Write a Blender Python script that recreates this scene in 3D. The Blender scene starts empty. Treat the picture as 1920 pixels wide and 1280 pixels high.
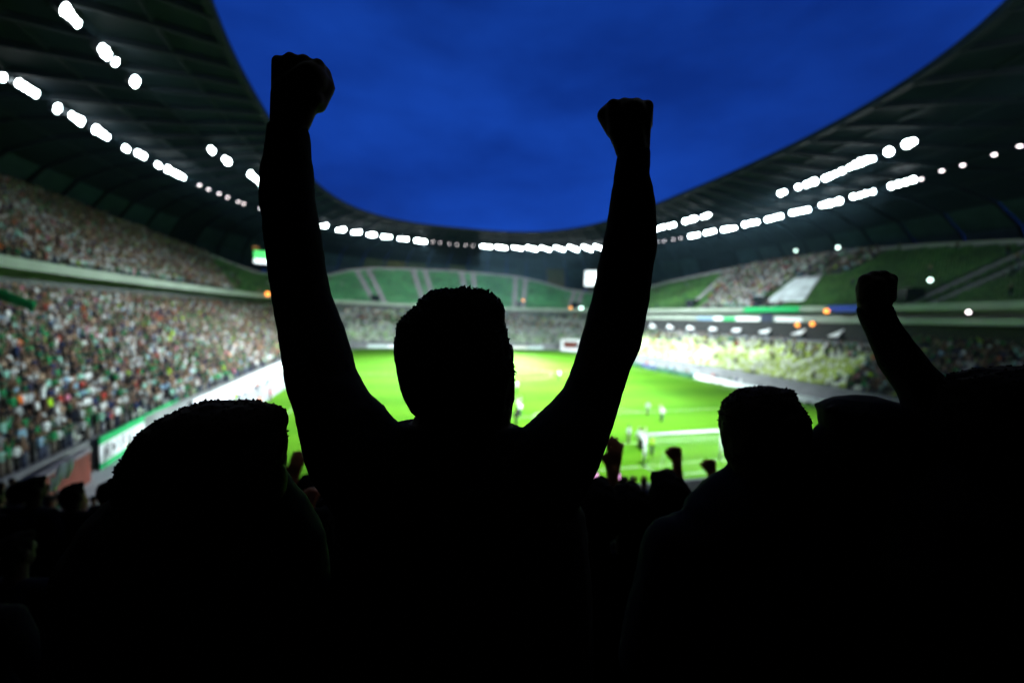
import bpy, bmesh, math, random
import numpy as np
from mathutils import noise as mnoise
from mathutils import Vector, Matrix
rng = random.Random(7); nr = np.random.default_rng(7)
S = bpy.context.scene
COL = S.collection
PI = math.pi

# ------------------------------------------------------------------ camera
FPX = 750.86                       # focal length in pixels of a 1920 px wide frame
CAM = np.array([-22.821, -79.172, 11.40])
YAW, PIT, ROL = 0.2889, -0.0595, 0.0307
_F = np.array([math.sin(YAW)*math.cos(PIT), math.cos(YAW)*math.cos(PIT), math.sin(PIT)])
_R0 = np.array([math.cos(YAW), -math.sin(YAW), 0.0]); _U0 = np.cross(_R0, _F)
_R = _R0*math.cos(ROL) + _U0*math.sin(ROL); _U = -_R0*math.sin(ROL) + _U0*math.cos(ROL)
cd = bpy.data.cameras.new("camera"); cam = bpy.data.objects.new("camera", cd); COL.objects.link(cam)
cd.sensor_width = 36.0; cd.lens = FPX/1920*36.0; cd.clip_start = 0.05; cd.clip_end = 5000
M = Matrix.Identity(4)
for i in range(3):
    M[i][0] = _R[i]; M[i][1] = _U[i]; M[i][2] = -_F[i]; M[i][3] = CAM[i]
cam.matrix_world = M
cd.dof.use_dof = True; cd.dof.focus_distance = 0.74; cd.dof.aperture_fstop = 1.35
S.camera = cam

# ------------------------------------------------------------------ dusk sky, exposure
w = bpy.data.worlds.new("World"); S.world = w; w.use_nodes = True
nt = w.node_tree; N = nt.nodes; N.clear()
def wn(t, **k):
    n = N.new(t)
    for a, b in k.items(): setattr(n, a, b)
    return n
sky = wn('ShaderNodeTexSky', sky_type='NISHITA', sun_disc=False)
sky.sun_elevation = math.radians(-4.0); sky.sun_rotation = math.radians(200); sky.ozone_density = 4.0; sky.air_density = 1.0; sky.dust_density = 0.4
tc = wn('ShaderNodeTexCoord'); mp = wn('ShaderNodeMapping'); mp.inputs['Scale'].default_value = (1.0, 1.0, 2.6); mp.inputs['Rotation'].default_value = (0.15, 0.1, 0.4)
nz = wn('ShaderNodeTexNoise'); nz.inputs['Scale'].default_value = 2.3; nz.inputs['Detail'].default_value = 5; nz.inputs['Roughness'].default_value = .55
cr = wn('ShaderNodeValToRGB'); cr.color_ramp.elements[0].position = .33; cr.color_ramp.elements[0].color = (0.0035, 0.029, 0.245, 1)
cr.color_ramp.elements[1].position = .70; cr.color_ramp.elements[1].color = (0.0075, 0.060, 0.44, 1)
SKY_GAIN = 0.10
mulc = wn('ShaderNodeMix', data_type='RGBA', blend_type='MULTIPLY'); mulc.inputs['Factor'].default_value = 1.0
bg = wn('ShaderNodeBackground'); out = wn('ShaderNodeOutputWorld')
# thin evening cloud drawn over the dusk sky
addc = wn('ShaderNodeMix', data_type='RGBA', blend_type='MIX'); addc.inputs['Factor'].default_value = 0.9
gain = wn('ShaderNodeMix', data_type='RGBA', blend_type='MULTIPLY'); gain.inputs['Factor'].default_value = 1.0; gain.inputs[7].default_value = (11, 11, 11, 1)
L = nt.links.new
L(tc.outputs['Generated'], mp.inputs['Vector']); L(mp.outputs[0], nz.inputs['Vector']); L(nz.outputs[0], cr.inputs[0])
sxyz = wn('ShaderNodeSeparateXYZ'); hgt = wn('ShaderNodeMapRange'); hgt.inputs[1].default_value = .15; hgt.inputs[2].default_value = .75; hgt.inputs[3].default_value = 1.15; hgt.inputs[4].default_value = .62
L(tc.outputs['Generated'], sxyz.inputs[0]); L(sxyz.outputs[2], hgt.inputs[0]); L(hgt.outputs[0], mulc.inputs[7]); L(cr.outputs[0], mulc.inputs[6])
L(mulc.outputs[2], gain.inputs[6]); L(sky.outputs[0], addc.inputs[6]); L(gain.outputs[2], addc.inputs[7])
L(addc.outputs[2], bg.inputs[0]); bg.inputs[1].default_value = SKY_GAIN; L(bg.outputs[0], out.inputs[0])
S.view_settings.view_transform = 'Standard'; S.view_settings.look = 'None'; S.view_settings.exposure = 0.0; S.view_settings.gamma = 1.0
S.view_settings.use_curve_mapping = False
S.render.engine = 'CYCLES'
cy = S.cycles; cy.use_denoising = True; cy.max_bounces = 5; cy.diffuse_bounces = 3; cy.glossy_bounces = 2; cy.transparent_max_bounces = 8
cy.sample_clamp_indirect = 4.0; cy.sample_clamp_direct = 0.0; cy.caustics_reflective = False; cy.caustics_refractive = False; cy.use_light_tree = True
SPOT_DEG = 45.0; NEAR_GAIN = 1.0
FLOOD_W = 38500.0                   # watts of a floodlight per metre of bank

# ------------------------------------------------------------------ picture <-> place (measured positions)
def ray(px, py): return (px-960)/FPX*_R + (640-py)/FPX*_U + _F
def W(px, py, d): return CAM + ray(px, py)*d
def at_z(px, py, z):
    r = ray(px, py); return CAM + r*((z-CAM[2])/r[2])
def proj(P):
    d = np.asarray(P, float)-CAM; z = d@_F
    return np.stack([960+FPX*(d@_R)/z, 640-FPX*(d@_U)/z, z], -1)

# ------------------------------------------------------------------ helpers
def tag(o, label=None, cat=None, group=None, kind=None):
    if label: o['label'] = label
    if cat: o['category'] = cat
    if group: o['group'] = group
    if kind: o['kind'] = kind
    return o
def empty(name, loc, rz=0.0, **k):
    o = bpy.data.objects.new(name, None); COL.objects.link(o); o.location = [float(v) for v in loc]; o.rotation_euler = (0, 0, rz); o.empty_display_size = .2
    return tag(o, **k)
def link(name, me, mat=None, parent=None, loc=None, rz=0.0, **k):
    o = bpy.data.objects.new(name, me); COL.objects.link(o)
    if mat is not None and len(me.materials) == 0: me.materials.append(mat)
    if parent is not None: o.parent = parent
    if loc is not None: o.location = [float(v) for v in loc]
    if rz: o.rotation_euler = (0, 0, rz)
    return tag(o, **k)
class MB:
    def __init__(s): s.v = []; s.f = []
    def add(s, V, F):
        b = len(s.v); s.v += [tuple(map(float, p)) for p in V]; s.f += [tuple(b+i for i in f) for f in F]; return s
    def box(s, c, h, ax=None):
        c = np.asarray(c, float); A = np.eye(3) if ax is None else np.asarray(ax, float)
        V = [c + A[0]*h[0]*x + A[1]*h[1]*y + A[2]*h[2]*z for z in (-1, 1) for y in (-1, 1) for x in (-1, 1)]
        return s.add(V, [(0, 2, 3, 1), (4, 5, 7, 6), (0, 1, 5, 4), (2, 6, 7, 3), (0, 4, 6, 2), (1, 3, 7, 5)])
    def bar(s, p, q, r, n=8, r2=None):
        p = np.asarray(p, float); q = np.asarray(q, float); d = q-p; L_ = np.linalg.norm(d)
        if L_ < 1e-9: return s
        d /= L_; u = np.cross(d, (0, 0, 1) if abs(d[2]) < .9 else (1, 0, 0)); u /= np.linalg.norm(u); v = np.cross(d, u); r2 = r if r2 is None else r2
        V = [p + r*(math.cos(t)*u+math.sin(t)*v) for t in np.arange(n)*2*PI/n] + [q + r2*(math.cos(t)*u+math.sin(t)*v) for t in np.arange(n)*2*PI/n]
        return s.add(V, [(i, (i+1) % n, n+(i+1) % n, n+i) for i in range(n)] + [tuple(range(n))[::-1], tuple(range(n, 2*n))])
    def capsule(s, p, q, r1, r2=None, n=14, m=5):
        p = np.asarray(p, float); q = np.asarray(q, float); r2 = r1 if r2 is None else r2; d = q-p; L_ = np.linalg.norm(d)
        d = d/L_ if L_ > 1e-9 else np.array([0, 0, 1.0]); u = np.cross(d, (0, 0, 1) if abs(d[2]) < .9 else (1, 0, 0)); u /= np.linalg.norm(u); v = np.cross(d, u)
        V = [p-d*r1]; rings = []
        for k in range(1, m+1):
            a = PI/2*(1-k/m); rings.append((p-d*r1*math.sin(a), r1*math.cos(a)))
        for k in range(0, m):
            a = PI/2*k/m; rings.append((q+d*r2*math.sin(a), r2*math.cos(a)))
        for c, r in rings: V += [c + r*(math.cos(t)*u+math.sin(t)*v) for t in np.arange(n)*2*PI/n]
        V.append(q+d*r2); F = []
        for i in range(n): F.append((0, 1+(i+1) % n, 1+i))
        for k in range(len(rings)-1):
            for i in range(n): F.append((1+k*n+i, 1+k*n+(i+1) % n, 1+(k+1)*n+(i+1) % n, 1+(k+1)*n+i))
        e = len(V)-1; b = 1+(len(rings)-1)*n
        for i in range(n): F.append((e, b+i, b+(i+1) % n))
        return s.add(V, F)
    def ellipsoid(s, c, r, ax=None, n=18, m=12):
        c = np.asarray(c, float); A = np.eye(3) if ax is None else np.asarray(ax, float); V = [c-A[2]*r[2]]
        for k in range(1, m):
            a = PI*k/m-PI/2
            for t in np.arange(n)*2*PI/n: V.append(c + A[0]*r[0]*math.cos(a)*math.cos(t) + A[1]*r[1]*math.cos(a)*math.sin(t) + A[2]*r[2]*math.sin(a))
        V.append(c+A[2]*r[2]); F = [(0, 1+(i+1) % n, 1+i) for i in range(n)]
        for k in range(m-2):
            for i in range(n): F.append((1+k*n+i, 1+k*n+(i+1) % n, 1+(k+1)*n+(i+1) % n, 1+(k+1)*n+i))
        e = len(V)-1; b = 1+(m-2)*n
        return s.add(V, F+[(e, b+i, b+(i+1) % n) for i in range(n)])
    def rings(s, R, n=20):
        """closed tube through rings (centre, half axis u, half axis v)"""
        V = []
        for c, u, v in R: V += [np.asarray(c)+np.asarray(u)*math.cos(t)+np.asarray(v)*math.sin(t) for t in np.arange(n)*2*PI/n]
        F = []
        for k in range(len(R)-1):
            for i in range(n): F.append((k*n+i, k*n+(i+1) % n, (k+1)*n+(i+1) % n, (k+1)*n+i))
        return s.add(V, F+[tuple(range(n))[::-1], tuple(range((len(R)-1)*n, len(R)*n))])
    def mesh(s, name, smooth=False):
        me = bpy.data.meshes.new(name); me.from_pydata(s.v, [], s.f); me.validate(); me.update()
        if smooth: me.polygons.foreach_set('use_smooth', [True]*len(me.polygons))
        return me
    def build(s, name, mat, parent=None, smooth=False, loc=None, rz=0.0, **k): return link(name, s.mesh(name, smooth), mat, parent, loc, rz, **k)
def remesh(mb, name, voxel, smooth=4, deci=None):
    """fuse overlapping volumes into one continuous skin"""
    me = mb.mesh(name); bm = bmesh.new(); bm.from_mesh(me); bmesh.ops.recalc_face_normals(bm, faces=bm.faces); bm.to_mesh(me); bm.free()
    o = bpy.data.objects.new(name, me); COL.objects.link(o)
    m = o.modifiers.new('r', 'REMESH'); m.mode = 'VOXEL'; m.voxel_size = voxel
    if smooth: q = o.modifiers.new('s', 'SMOOTH'); q.iterations = smooth; q.factor = .5
    if deci: q = o.modifiers.new('d', 'DECIMATE'); q.ratio = deci
    dg = bpy.context.evaluated_depsgraph_get(); r = bpy.data.meshes.new_from_object(o.evaluated_get(dg)); r.name = name
    bpy.data.objects.remove(o); bpy.data.meshes.remove(me)
    r.polygons.foreach_set('use_smooth', [True]*len(r.polygons)); return r
def ruffle(me, amp, freq, seed=0.0, octs=3):
    n = len(me.vertices); co = np.empty(n*3, np.float32); me.vertices.foreach_get('co', co); no = np.empty(n*3, np.float32); me.vertices.foreach_get('normal', no); co = co.reshape(-1, 3); no = no.reshape(-1, 3)
    d = np.array([mnoise.fractal(Vector((float(c[0])*freq+seed, float(c[1])*freq, float(c[2])*freq)), 1.0, 2.0, octs) for c in co]); co = co+no*(d*amp)[:, None]
    me.vertices.foreach_set('co', co.astype(np.float32).ravel()); me.update(); return me
def ordinal(n):
    base = "zeroth first second third fourth fifth sixth seventh eighth ninth tenth eleventh twelfth thirteenth fourteenth fifteenth sixteenth seventeenth eighteenth nineteenth twentieth".split()
    if n <= 20: return base[n]
    tens = {2: 'twent', 3: 'thirt', 4: 'fort', 5: 'fift'}[n//10]
    return tens+'ieth' if n % 10 == 0 else tens+'y-'+base[n % 10]

# ------------------------------------------------------------------ materials
def mat(name, col, rough=.7, metal=0.0, emit=None, es=0.0, noise=None, bump=None, spec=None, trans=0.0):
    m = bpy.data.materials.new(name); m.use_nodes = True; t = m.node_tree; b = t.nodes['Principled BSDF']
    b.inputs['Base Color'].default_value = (*col, 1); b.inputs['Roughness'].default_value = rough; b.inputs['Metallic'].default_value = metal
    if spec is not None: b.inputs['Specular IOR Level'].default_value = spec
    if emit: b.inputs['Emission Color'].default_value = (*emit, 1); b.inputs['Emission Strength'].default_value = es
    if noise:
        sc, amt = noise; c = t.nodes.new('ShaderNodeTexCoord'); n = t.nodes.new('ShaderNodeTexNoise'); n.inputs['Scale'].default_value = sc; n.inputs['Detail'].default_value = 5
        r = t.nodes.new('ShaderNodeValToRGB'); r.color_ramp.elements[0].color = (*[v*(1-amt) for v in col], 1); r.color_ramp.elements[1].color = (*[min(1, v*(1+amt)) for v in col], 1)
        r.color_ramp.elements[0].position = .3; r.color_ramp.elements[1].position = .7
        t.links.new(c.outputs['Object'], n.inputs['Vector']); t.links.new(n.outputs[0], r.inputs[0]); t.links.new(r.outputs[0], b.inputs['Base Color'])
        if bump:
            bp = t.nodes.new('ShaderNodeBump'); bp.inputs['Strength'].default_value = bump; t.links.new(n.outputs[0], bp.inputs['Height']); t.links.new(bp.outputs[0], b.inputs['Normal'])
    return m
def attr_mat(name, rough=.8):
    m = bpy.data.materials.new(name); m.use_nodes = True; t = m.node_tree; a = t.nodes.new('ShaderNodeAttribute'); a.attribute_name = 'Col'
    t.links.new(a.outputs['Color'], t.nodes['Principled BSDF'].inputs['Base Color']); t.nodes['Principled BSDF'].inputs['Roughness'].default_value = rough
    t.nodes['Principled BSDF'].inputs['Specular IOR Level'].default_value = .2; return m
def grass_mat():
    m = bpy.data.materials.new('turf'); m.use_nodes = True; t = m.node_tree; b = t.nodes['Principled BSDF']; b.inputs['Roughness'].default_value = .85; b.inputs['Specular IOR Level'].default_value = .1
    c = t.nodes.new('ShaderNodeTexCoord'); sp = t.nodes.new('ShaderNodeSeparateXYZ'); t.links.new(c.outputs['Object'], sp.inputs[0])
    mt = t.nodes.new('ShaderNodeMath'); mt.operation = 'MULTIPLY'; mt.inputs[1].default_value = 2*PI/11.0; t.links.new(sp.outputs[1], mt.inputs[0])
    sn = t.nodes.new('ShaderNodeMath'); sn.operation = 'SINE'; t.links.new(mt.outputs[0], sn.inputs[0])
    sg = t.nodes.new('ShaderNodeMapRange'); sg.inputs[1].default_value = -.15; sg.inputs[2].default_value = .15; t.links.new(sn.outputs[0], sg.inputs[0])
    n = t.nodes.new('ShaderNodeTexNoise'); n.inputs['Scale'].default_value = .35; n.inputs['Detail'].default_value = 8; t.links.new(c.outputs['Object'], n.inputs['Vector'])
    mx = t.nodes.new('ShaderNodeMix'); mx.data_type = 'RGBA'; mx.inputs[6].default_value = (.056, .185, .004, 1); mx.inputs[7].default_value = (.074, .218, .006, 1); t.links.new(sg.outputs[0], mx.inputs[0])
    m2 = t.nodes.new('ShaderNodeMix'); m2.data_type = 'RGBA'; m2.inputs[7].default_value = (.088, .212, .008, 1)
    rp = t.nodes.new('ShaderNodeMapRange'); rp.inputs[1].default_value = .45; rp.inputs[2].default_value = .8; rp.inputs[4].default_value = .6; t.links.new(n.outputs[0], rp.inputs[0]); t.links.new(rp.outputs[0], m2.inputs[0])
    t.links.new(mx.outputs[2], m2.inputs[6]); t.links.new(m2.outputs[2], b.inputs['Base Color']); return m
TURF = grass_mat()
PAINT = mat('line_paint', (.34, .42, .28), .9, noise=(1.2, .3))
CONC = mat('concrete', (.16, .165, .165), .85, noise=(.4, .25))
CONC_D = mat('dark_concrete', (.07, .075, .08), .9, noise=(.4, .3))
CONC_N = mat('shade_black_concrete', (.02, .02, .021), .9, noise=(1.5, .3))  # concrete blackened to stand in for shade on near terrace and box level
STAIR = mat('stair_concrete', (.22, .20, .22), .85)
RIM = mat('rim_concrete', (.26, .235, .26), .8)
FASC = mat('fascia_panel', (.25, .285, .24), .6, noise=(.3, .15))
TRACK = mat('track_surface', (.34, .36, .36), .8, noise=(.5, .15))
WHITEP = mat('white_panel', (.78, .79, .80), .5)
WHITEM = mat('white_metal', (.86, .87, .88), .5)
NETM = mat('net_cord', (.6, .62, .62), .8)
STEEL = mat('dark_steel', (.006, .008, .010), .7, spec=.1)
ROOFM = [mat('roof_sheet_'+n, c, .7, noise=(.25, .3), spec=.06) for n, c in (('slate', (.0035, .0065, .0095)), ('grey', (.004, .007, .009)), ('green', (.004, .0068, .008)))]
WALLM = [mat('facade_sheet_'+n, c, .6, noise=(.5, .3), spec=.1) for n, c in (('amber', (.060, .058, .026)), ('olive', (.036, .046, .030)), ('slate', (.014, .024, .032)), ('blue', (.014, .028, .040)))]
LENS = mat('floodlight_lens', (.8, .9, 1), .3, emit=(.86, .97, 1.0), es=42.0)
LENS2 = mat('downlight_lens', (.8, .8, .85), .3, emit=(1.0, .86, .9), es=9.0)
AMBER = mat('amber_lamp', (.9, .5, .1), .3, emit=(1, .30, .05), es=3.0)
COOL = mat('cool_lamp', (.8, .9, .9), .3, emit=(.7, 1.0, .9), es=6.0)
SCRW = mat('screen_white', (.8, .8, .8), .4, emit=(.85, .93, 1), es=1.6)
SCRG = mat('screen_green', (.1, .5, .2), .4, emit=(.05, .75, .12), es=1.2)
PEOPLE = attr_mat('crowd_clothing'); SEATM = attr_mat('seat_plastic', .45)
GREENB = mat('green_cloth', (.0, .36, .10), .7); BLUEB = mat('blue_cloth', (.02, .06, .42), .7); WHITEC = mat('white_cloth', (.62, .68, .68), .8, noise=(.35, .35)); NAVYC = mat('navy_cloth', (.02, .03, .06), .8)
BLACKP = mat('black_print', (.012, .012, .012), .7)
REDW = mat('red_brown_wall', (.16, .035, .02), .8, noise=(.6, .3))
GLASSD = mat('dark_glass_and_shade', (.01, .014, .018), .15)
SKIN_D = mat('silhouette_skin', (.022, .013, .009), .75, spec=.1); SKIN_M = mat('brown_skin', (.30, .10, .055), .6, spec=.2)  # SKIN_D: shade of the backlit silhouettes put into the skin colour
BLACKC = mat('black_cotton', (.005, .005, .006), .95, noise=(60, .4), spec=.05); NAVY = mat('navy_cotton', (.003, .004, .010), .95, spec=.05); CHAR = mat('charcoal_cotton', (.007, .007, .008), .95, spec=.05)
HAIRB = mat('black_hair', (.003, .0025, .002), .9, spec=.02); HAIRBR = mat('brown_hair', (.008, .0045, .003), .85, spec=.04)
DENIM = mat('dark_denim', (.01, .014, .03), .9, spec=.05)
BLUESH = mat('blue_shirt', (.10, .22, .50), .8); PINK = mat('pink_phone_light', (.8, .5, .7), .4, emit=(1, .45, .85), es=1.3)

# ------------------------------------------------------------------ plan of the bowl (superellipse rings round the centre spot)
def cur(ph, a, bf, bn, n):
    ph = np.asarray(ph, float); b = np.where(np.sin(ph) >= 0, bf, bn)
    r = (np.abs(np.cos(ph)/a)**n + np.abs(np.sin(ph)/b)**n)**(-1/n)
    return np.stack([r*np.cos(ph), r*np.sin(ph)], -1)
def lower(k):   # ring of lower terrace row k
    s = k/21; return (43+.78*k, 62+.78*k, 66+.85*k, 9-6.2*min(1, s)**.6)
def nlower(k): return (43+.78*k, 62+.78*k, 65.2+.85*k, 6)
def low(s, k): return nlower(k) if s == 'near' else lower(k)
def upper(k): return (57.1+.75*k, 78+.75*k, 86+.75*k, 2.7)
RIMT = ([0, 10, 20, 30, 41, 50, 59, 66, 72, 80, 90], [28.9, 28.6, 27.2, 25.3, 21.6, 21.6, 23.6, 27.3, 29.5, 30.5, 30.9])
def zrim(ph): return np.interp(np.degrees(np.abs((np.asarray(ph)+PI/2) % PI - PI/2)), *RIMT)
ZF = 15.4
def zlow(k, near=False): return (3.87+.386*k) if near else (2.0+.455*k)
SEC = {'right': (-50, 48), 'far': (48, 132), 'left': (132, 240), 'near': (240, 310)}
STANDW = {'right': 'right-hand', 'far': 'far end', 'left': 'left-hand', 'near': 'near end'}
def phis(sec, step=1.5): a, b = SEC[sec]; return np.radians(np.linspace(a, b, int(round((b-a)/step))+1))
def px_phi(px, ring, z, lo=-50, hi=150):
    ph = np.radians(np.linspace(lo, hi, 3000)); P = cur(ph, *ring); Q = proj(np.c_[P, np.full(len(P), z)])
    Q[Q[:, 2] < 1, 0] = 1e9; return float(ph[np.argmin(np.abs(Q[:, 0]-px))])
def band(mb, ph, r0, z0, r1, z1, mask=None):
    A = np.c_[cur(ph, *r0), np.broadcast_to(z0, len(ph))]; B = np.c_[cur(ph, *r1), np.broadcast_to(z1, len(ph))]
    n = len(ph); F = [(i, i+1, n+i+1, n+i) for i in range(n-1) if mask is None or (mask[i] and mask[i+1])]
    mb.add(list(A)+list(B), F)
def ofs(r, d): return (r[0]+d, r[1]+d, r[2]+d, r[3])

# ------------------------------------------------------------------ ground, pitch
MB().add([(-900, -900, -.03), (900, -900, -.03), (900, 900, -.03), (-900, 900, -.03)], [(0, 1, 2, 3)]).build('ground', CONC_D, kind='structure')
ph = np.radians(np.linspace(0, 360, 181))
tm = MB(); P = cur(ph[:-1], 44.5, 63.5, 67.5, 5); tm.add([(0, 0, 0)]+[(x, y, 0) for x, y in P], [(0, 1+i, 1+(i+1) % 180) for i in range(180)]); tm.build('running_path', TRACK, kind='structure')
pm = MB(); P = cur(ph[:-1], 38.0, 59.0, 58.0, 9); pm.add([(0, 0, .006)]+[(x, y, .006) for x, y in P], [(0, 1+i, 1+(i+1) % 180) for i in range(180)])
pitch = pm.build('pitch', TURF, kind='structure')
def line(p, q, wd=.14):
    p = np.array(p, float); q = np.array(q, float); d = (q-p)/np.linalg.norm(q-p); u = np.array([-d[1], d[0]])*wd/2
    MB().add([(*(p+u), .012), (*(p-u), .012), (*(q-u), .012), (*(q+u), .012)], [(0, 1, 2, 3)]).build('painted_line', PAINT, pitch)
def arc(c, r, a0, a1, wd=.14):
    t = np.linspace(a0, a1, 49); V = [(c[0]+(r-wd/2)*math.cos(x), c[1]+(r-wd/2)*math.sin(x), .012) for x in t]+[(c[0]+(r+wd/2)*math.cos(x), c[1]+(r+wd/2)*math.sin(x), .012) for x in t]
    MB().add(V, [(i, i+1, 49+i+1, 49+i) for i in range(48)]).build('painted_arc', PAINT, pitch)
hw = .07
line((-34, -52.5-hw), (-34, 52.5+hw)); line((34, -52.5-hw), (34, 52.5+hw)); line((-33.93, -52.5), (33.93, -52.5)); line((-33.93, 52.5), (33.93, 52.5)); line((-33.93, 0), (33.93, 0)); arc((0, 0), 9.15, 0, 2*PI)
for s in (-1, 1):
    y = 52.5*s
    for xw, dp in ((20.16, 16.5), (9.16, 5.5)):
        line((-xw, y-hw*s), (-xw, y-dp*s-hw*s)); line((xw, y-hw*s), (xw, y-dp*s-hw*s)); line((-xw+hw, y-dp*s), (xw-hw, y-dp*s))
    a = math.acos(5.5/9.15); arc((0, y-11*s), 9.15, -PI/2*s-a, -PI/2*s+a)
    for sx in (-1, 1):
        a0 = {(1, 1): PI, (-1, 1): -PI/2, (-1, -1): 0, (1, -1): PI/2}[(sx, s)]; arc((34*sx, y), 1.0, a0, a0+PI/2)

# ------------------------------------------------------------------ goals
def goal(s, label):
    g = empty('goal', (0, 52.5*s, 0), 0 if s > 0 else PI, label=label, cat='goal')
    for x in (-3.72, 3.72): MB().bar((x, 0, 0), (x, 0, 2.44), .115, 12).build('post', WHITEM, g, True)
    MB().bar((-3.78, 0, 2.5), (3.78, 0, 2.5), .105, 12).build('crossbar', WHITEM, g, True)
    for x in (-3.72, 3.72):
        b = MB(); b.bar((x, .06, .03), (x, 2.1, .03), .03); b.bar((x, 2.1, .03), (x, 2.3, 1.9), .02); b.build('net_stanchion', NETM, g)
    MB().bar((-3.72, 2.1, .03), (3.72, 2.1, .03), .03).build('ground_bar', NETM, g)
    nb = MB(); st = .145; xs = np.linspace(-3.72, 3.72, 52)
    prof = [(0.05, 2.46), (.5, 2.36), (1.0, 2.29), (1.55, 2.27), (2.05, 2.3)] + [(2.05+.05*t-.12*math.sin(PI*t), 2.3-2.24*t) for t in np.linspace(.08, 1, 14)]
    for x in xs:
        for a, b in zip(prof[:-1], prof[1:]): nb.bar((x, *a), (x, *b), .0028, 3)
    for a in prof[1:]:
        nb.bar((-3.72, *a), (3.72, *a), .0028, 3)
    for k in np.linspace(.3, 2.2, 11):
        for x in (-3.72, 3.72): nb.bar((x, .02, k), (x, 2.05, k), .0028, 3)
    nb.build('net', NETM, g, kind='stuff')
goal(-1, 'white goal frame with net at the near end of the pitch'); goal(1, 'white goal at the far end of the pitch, small with distance')

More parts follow.
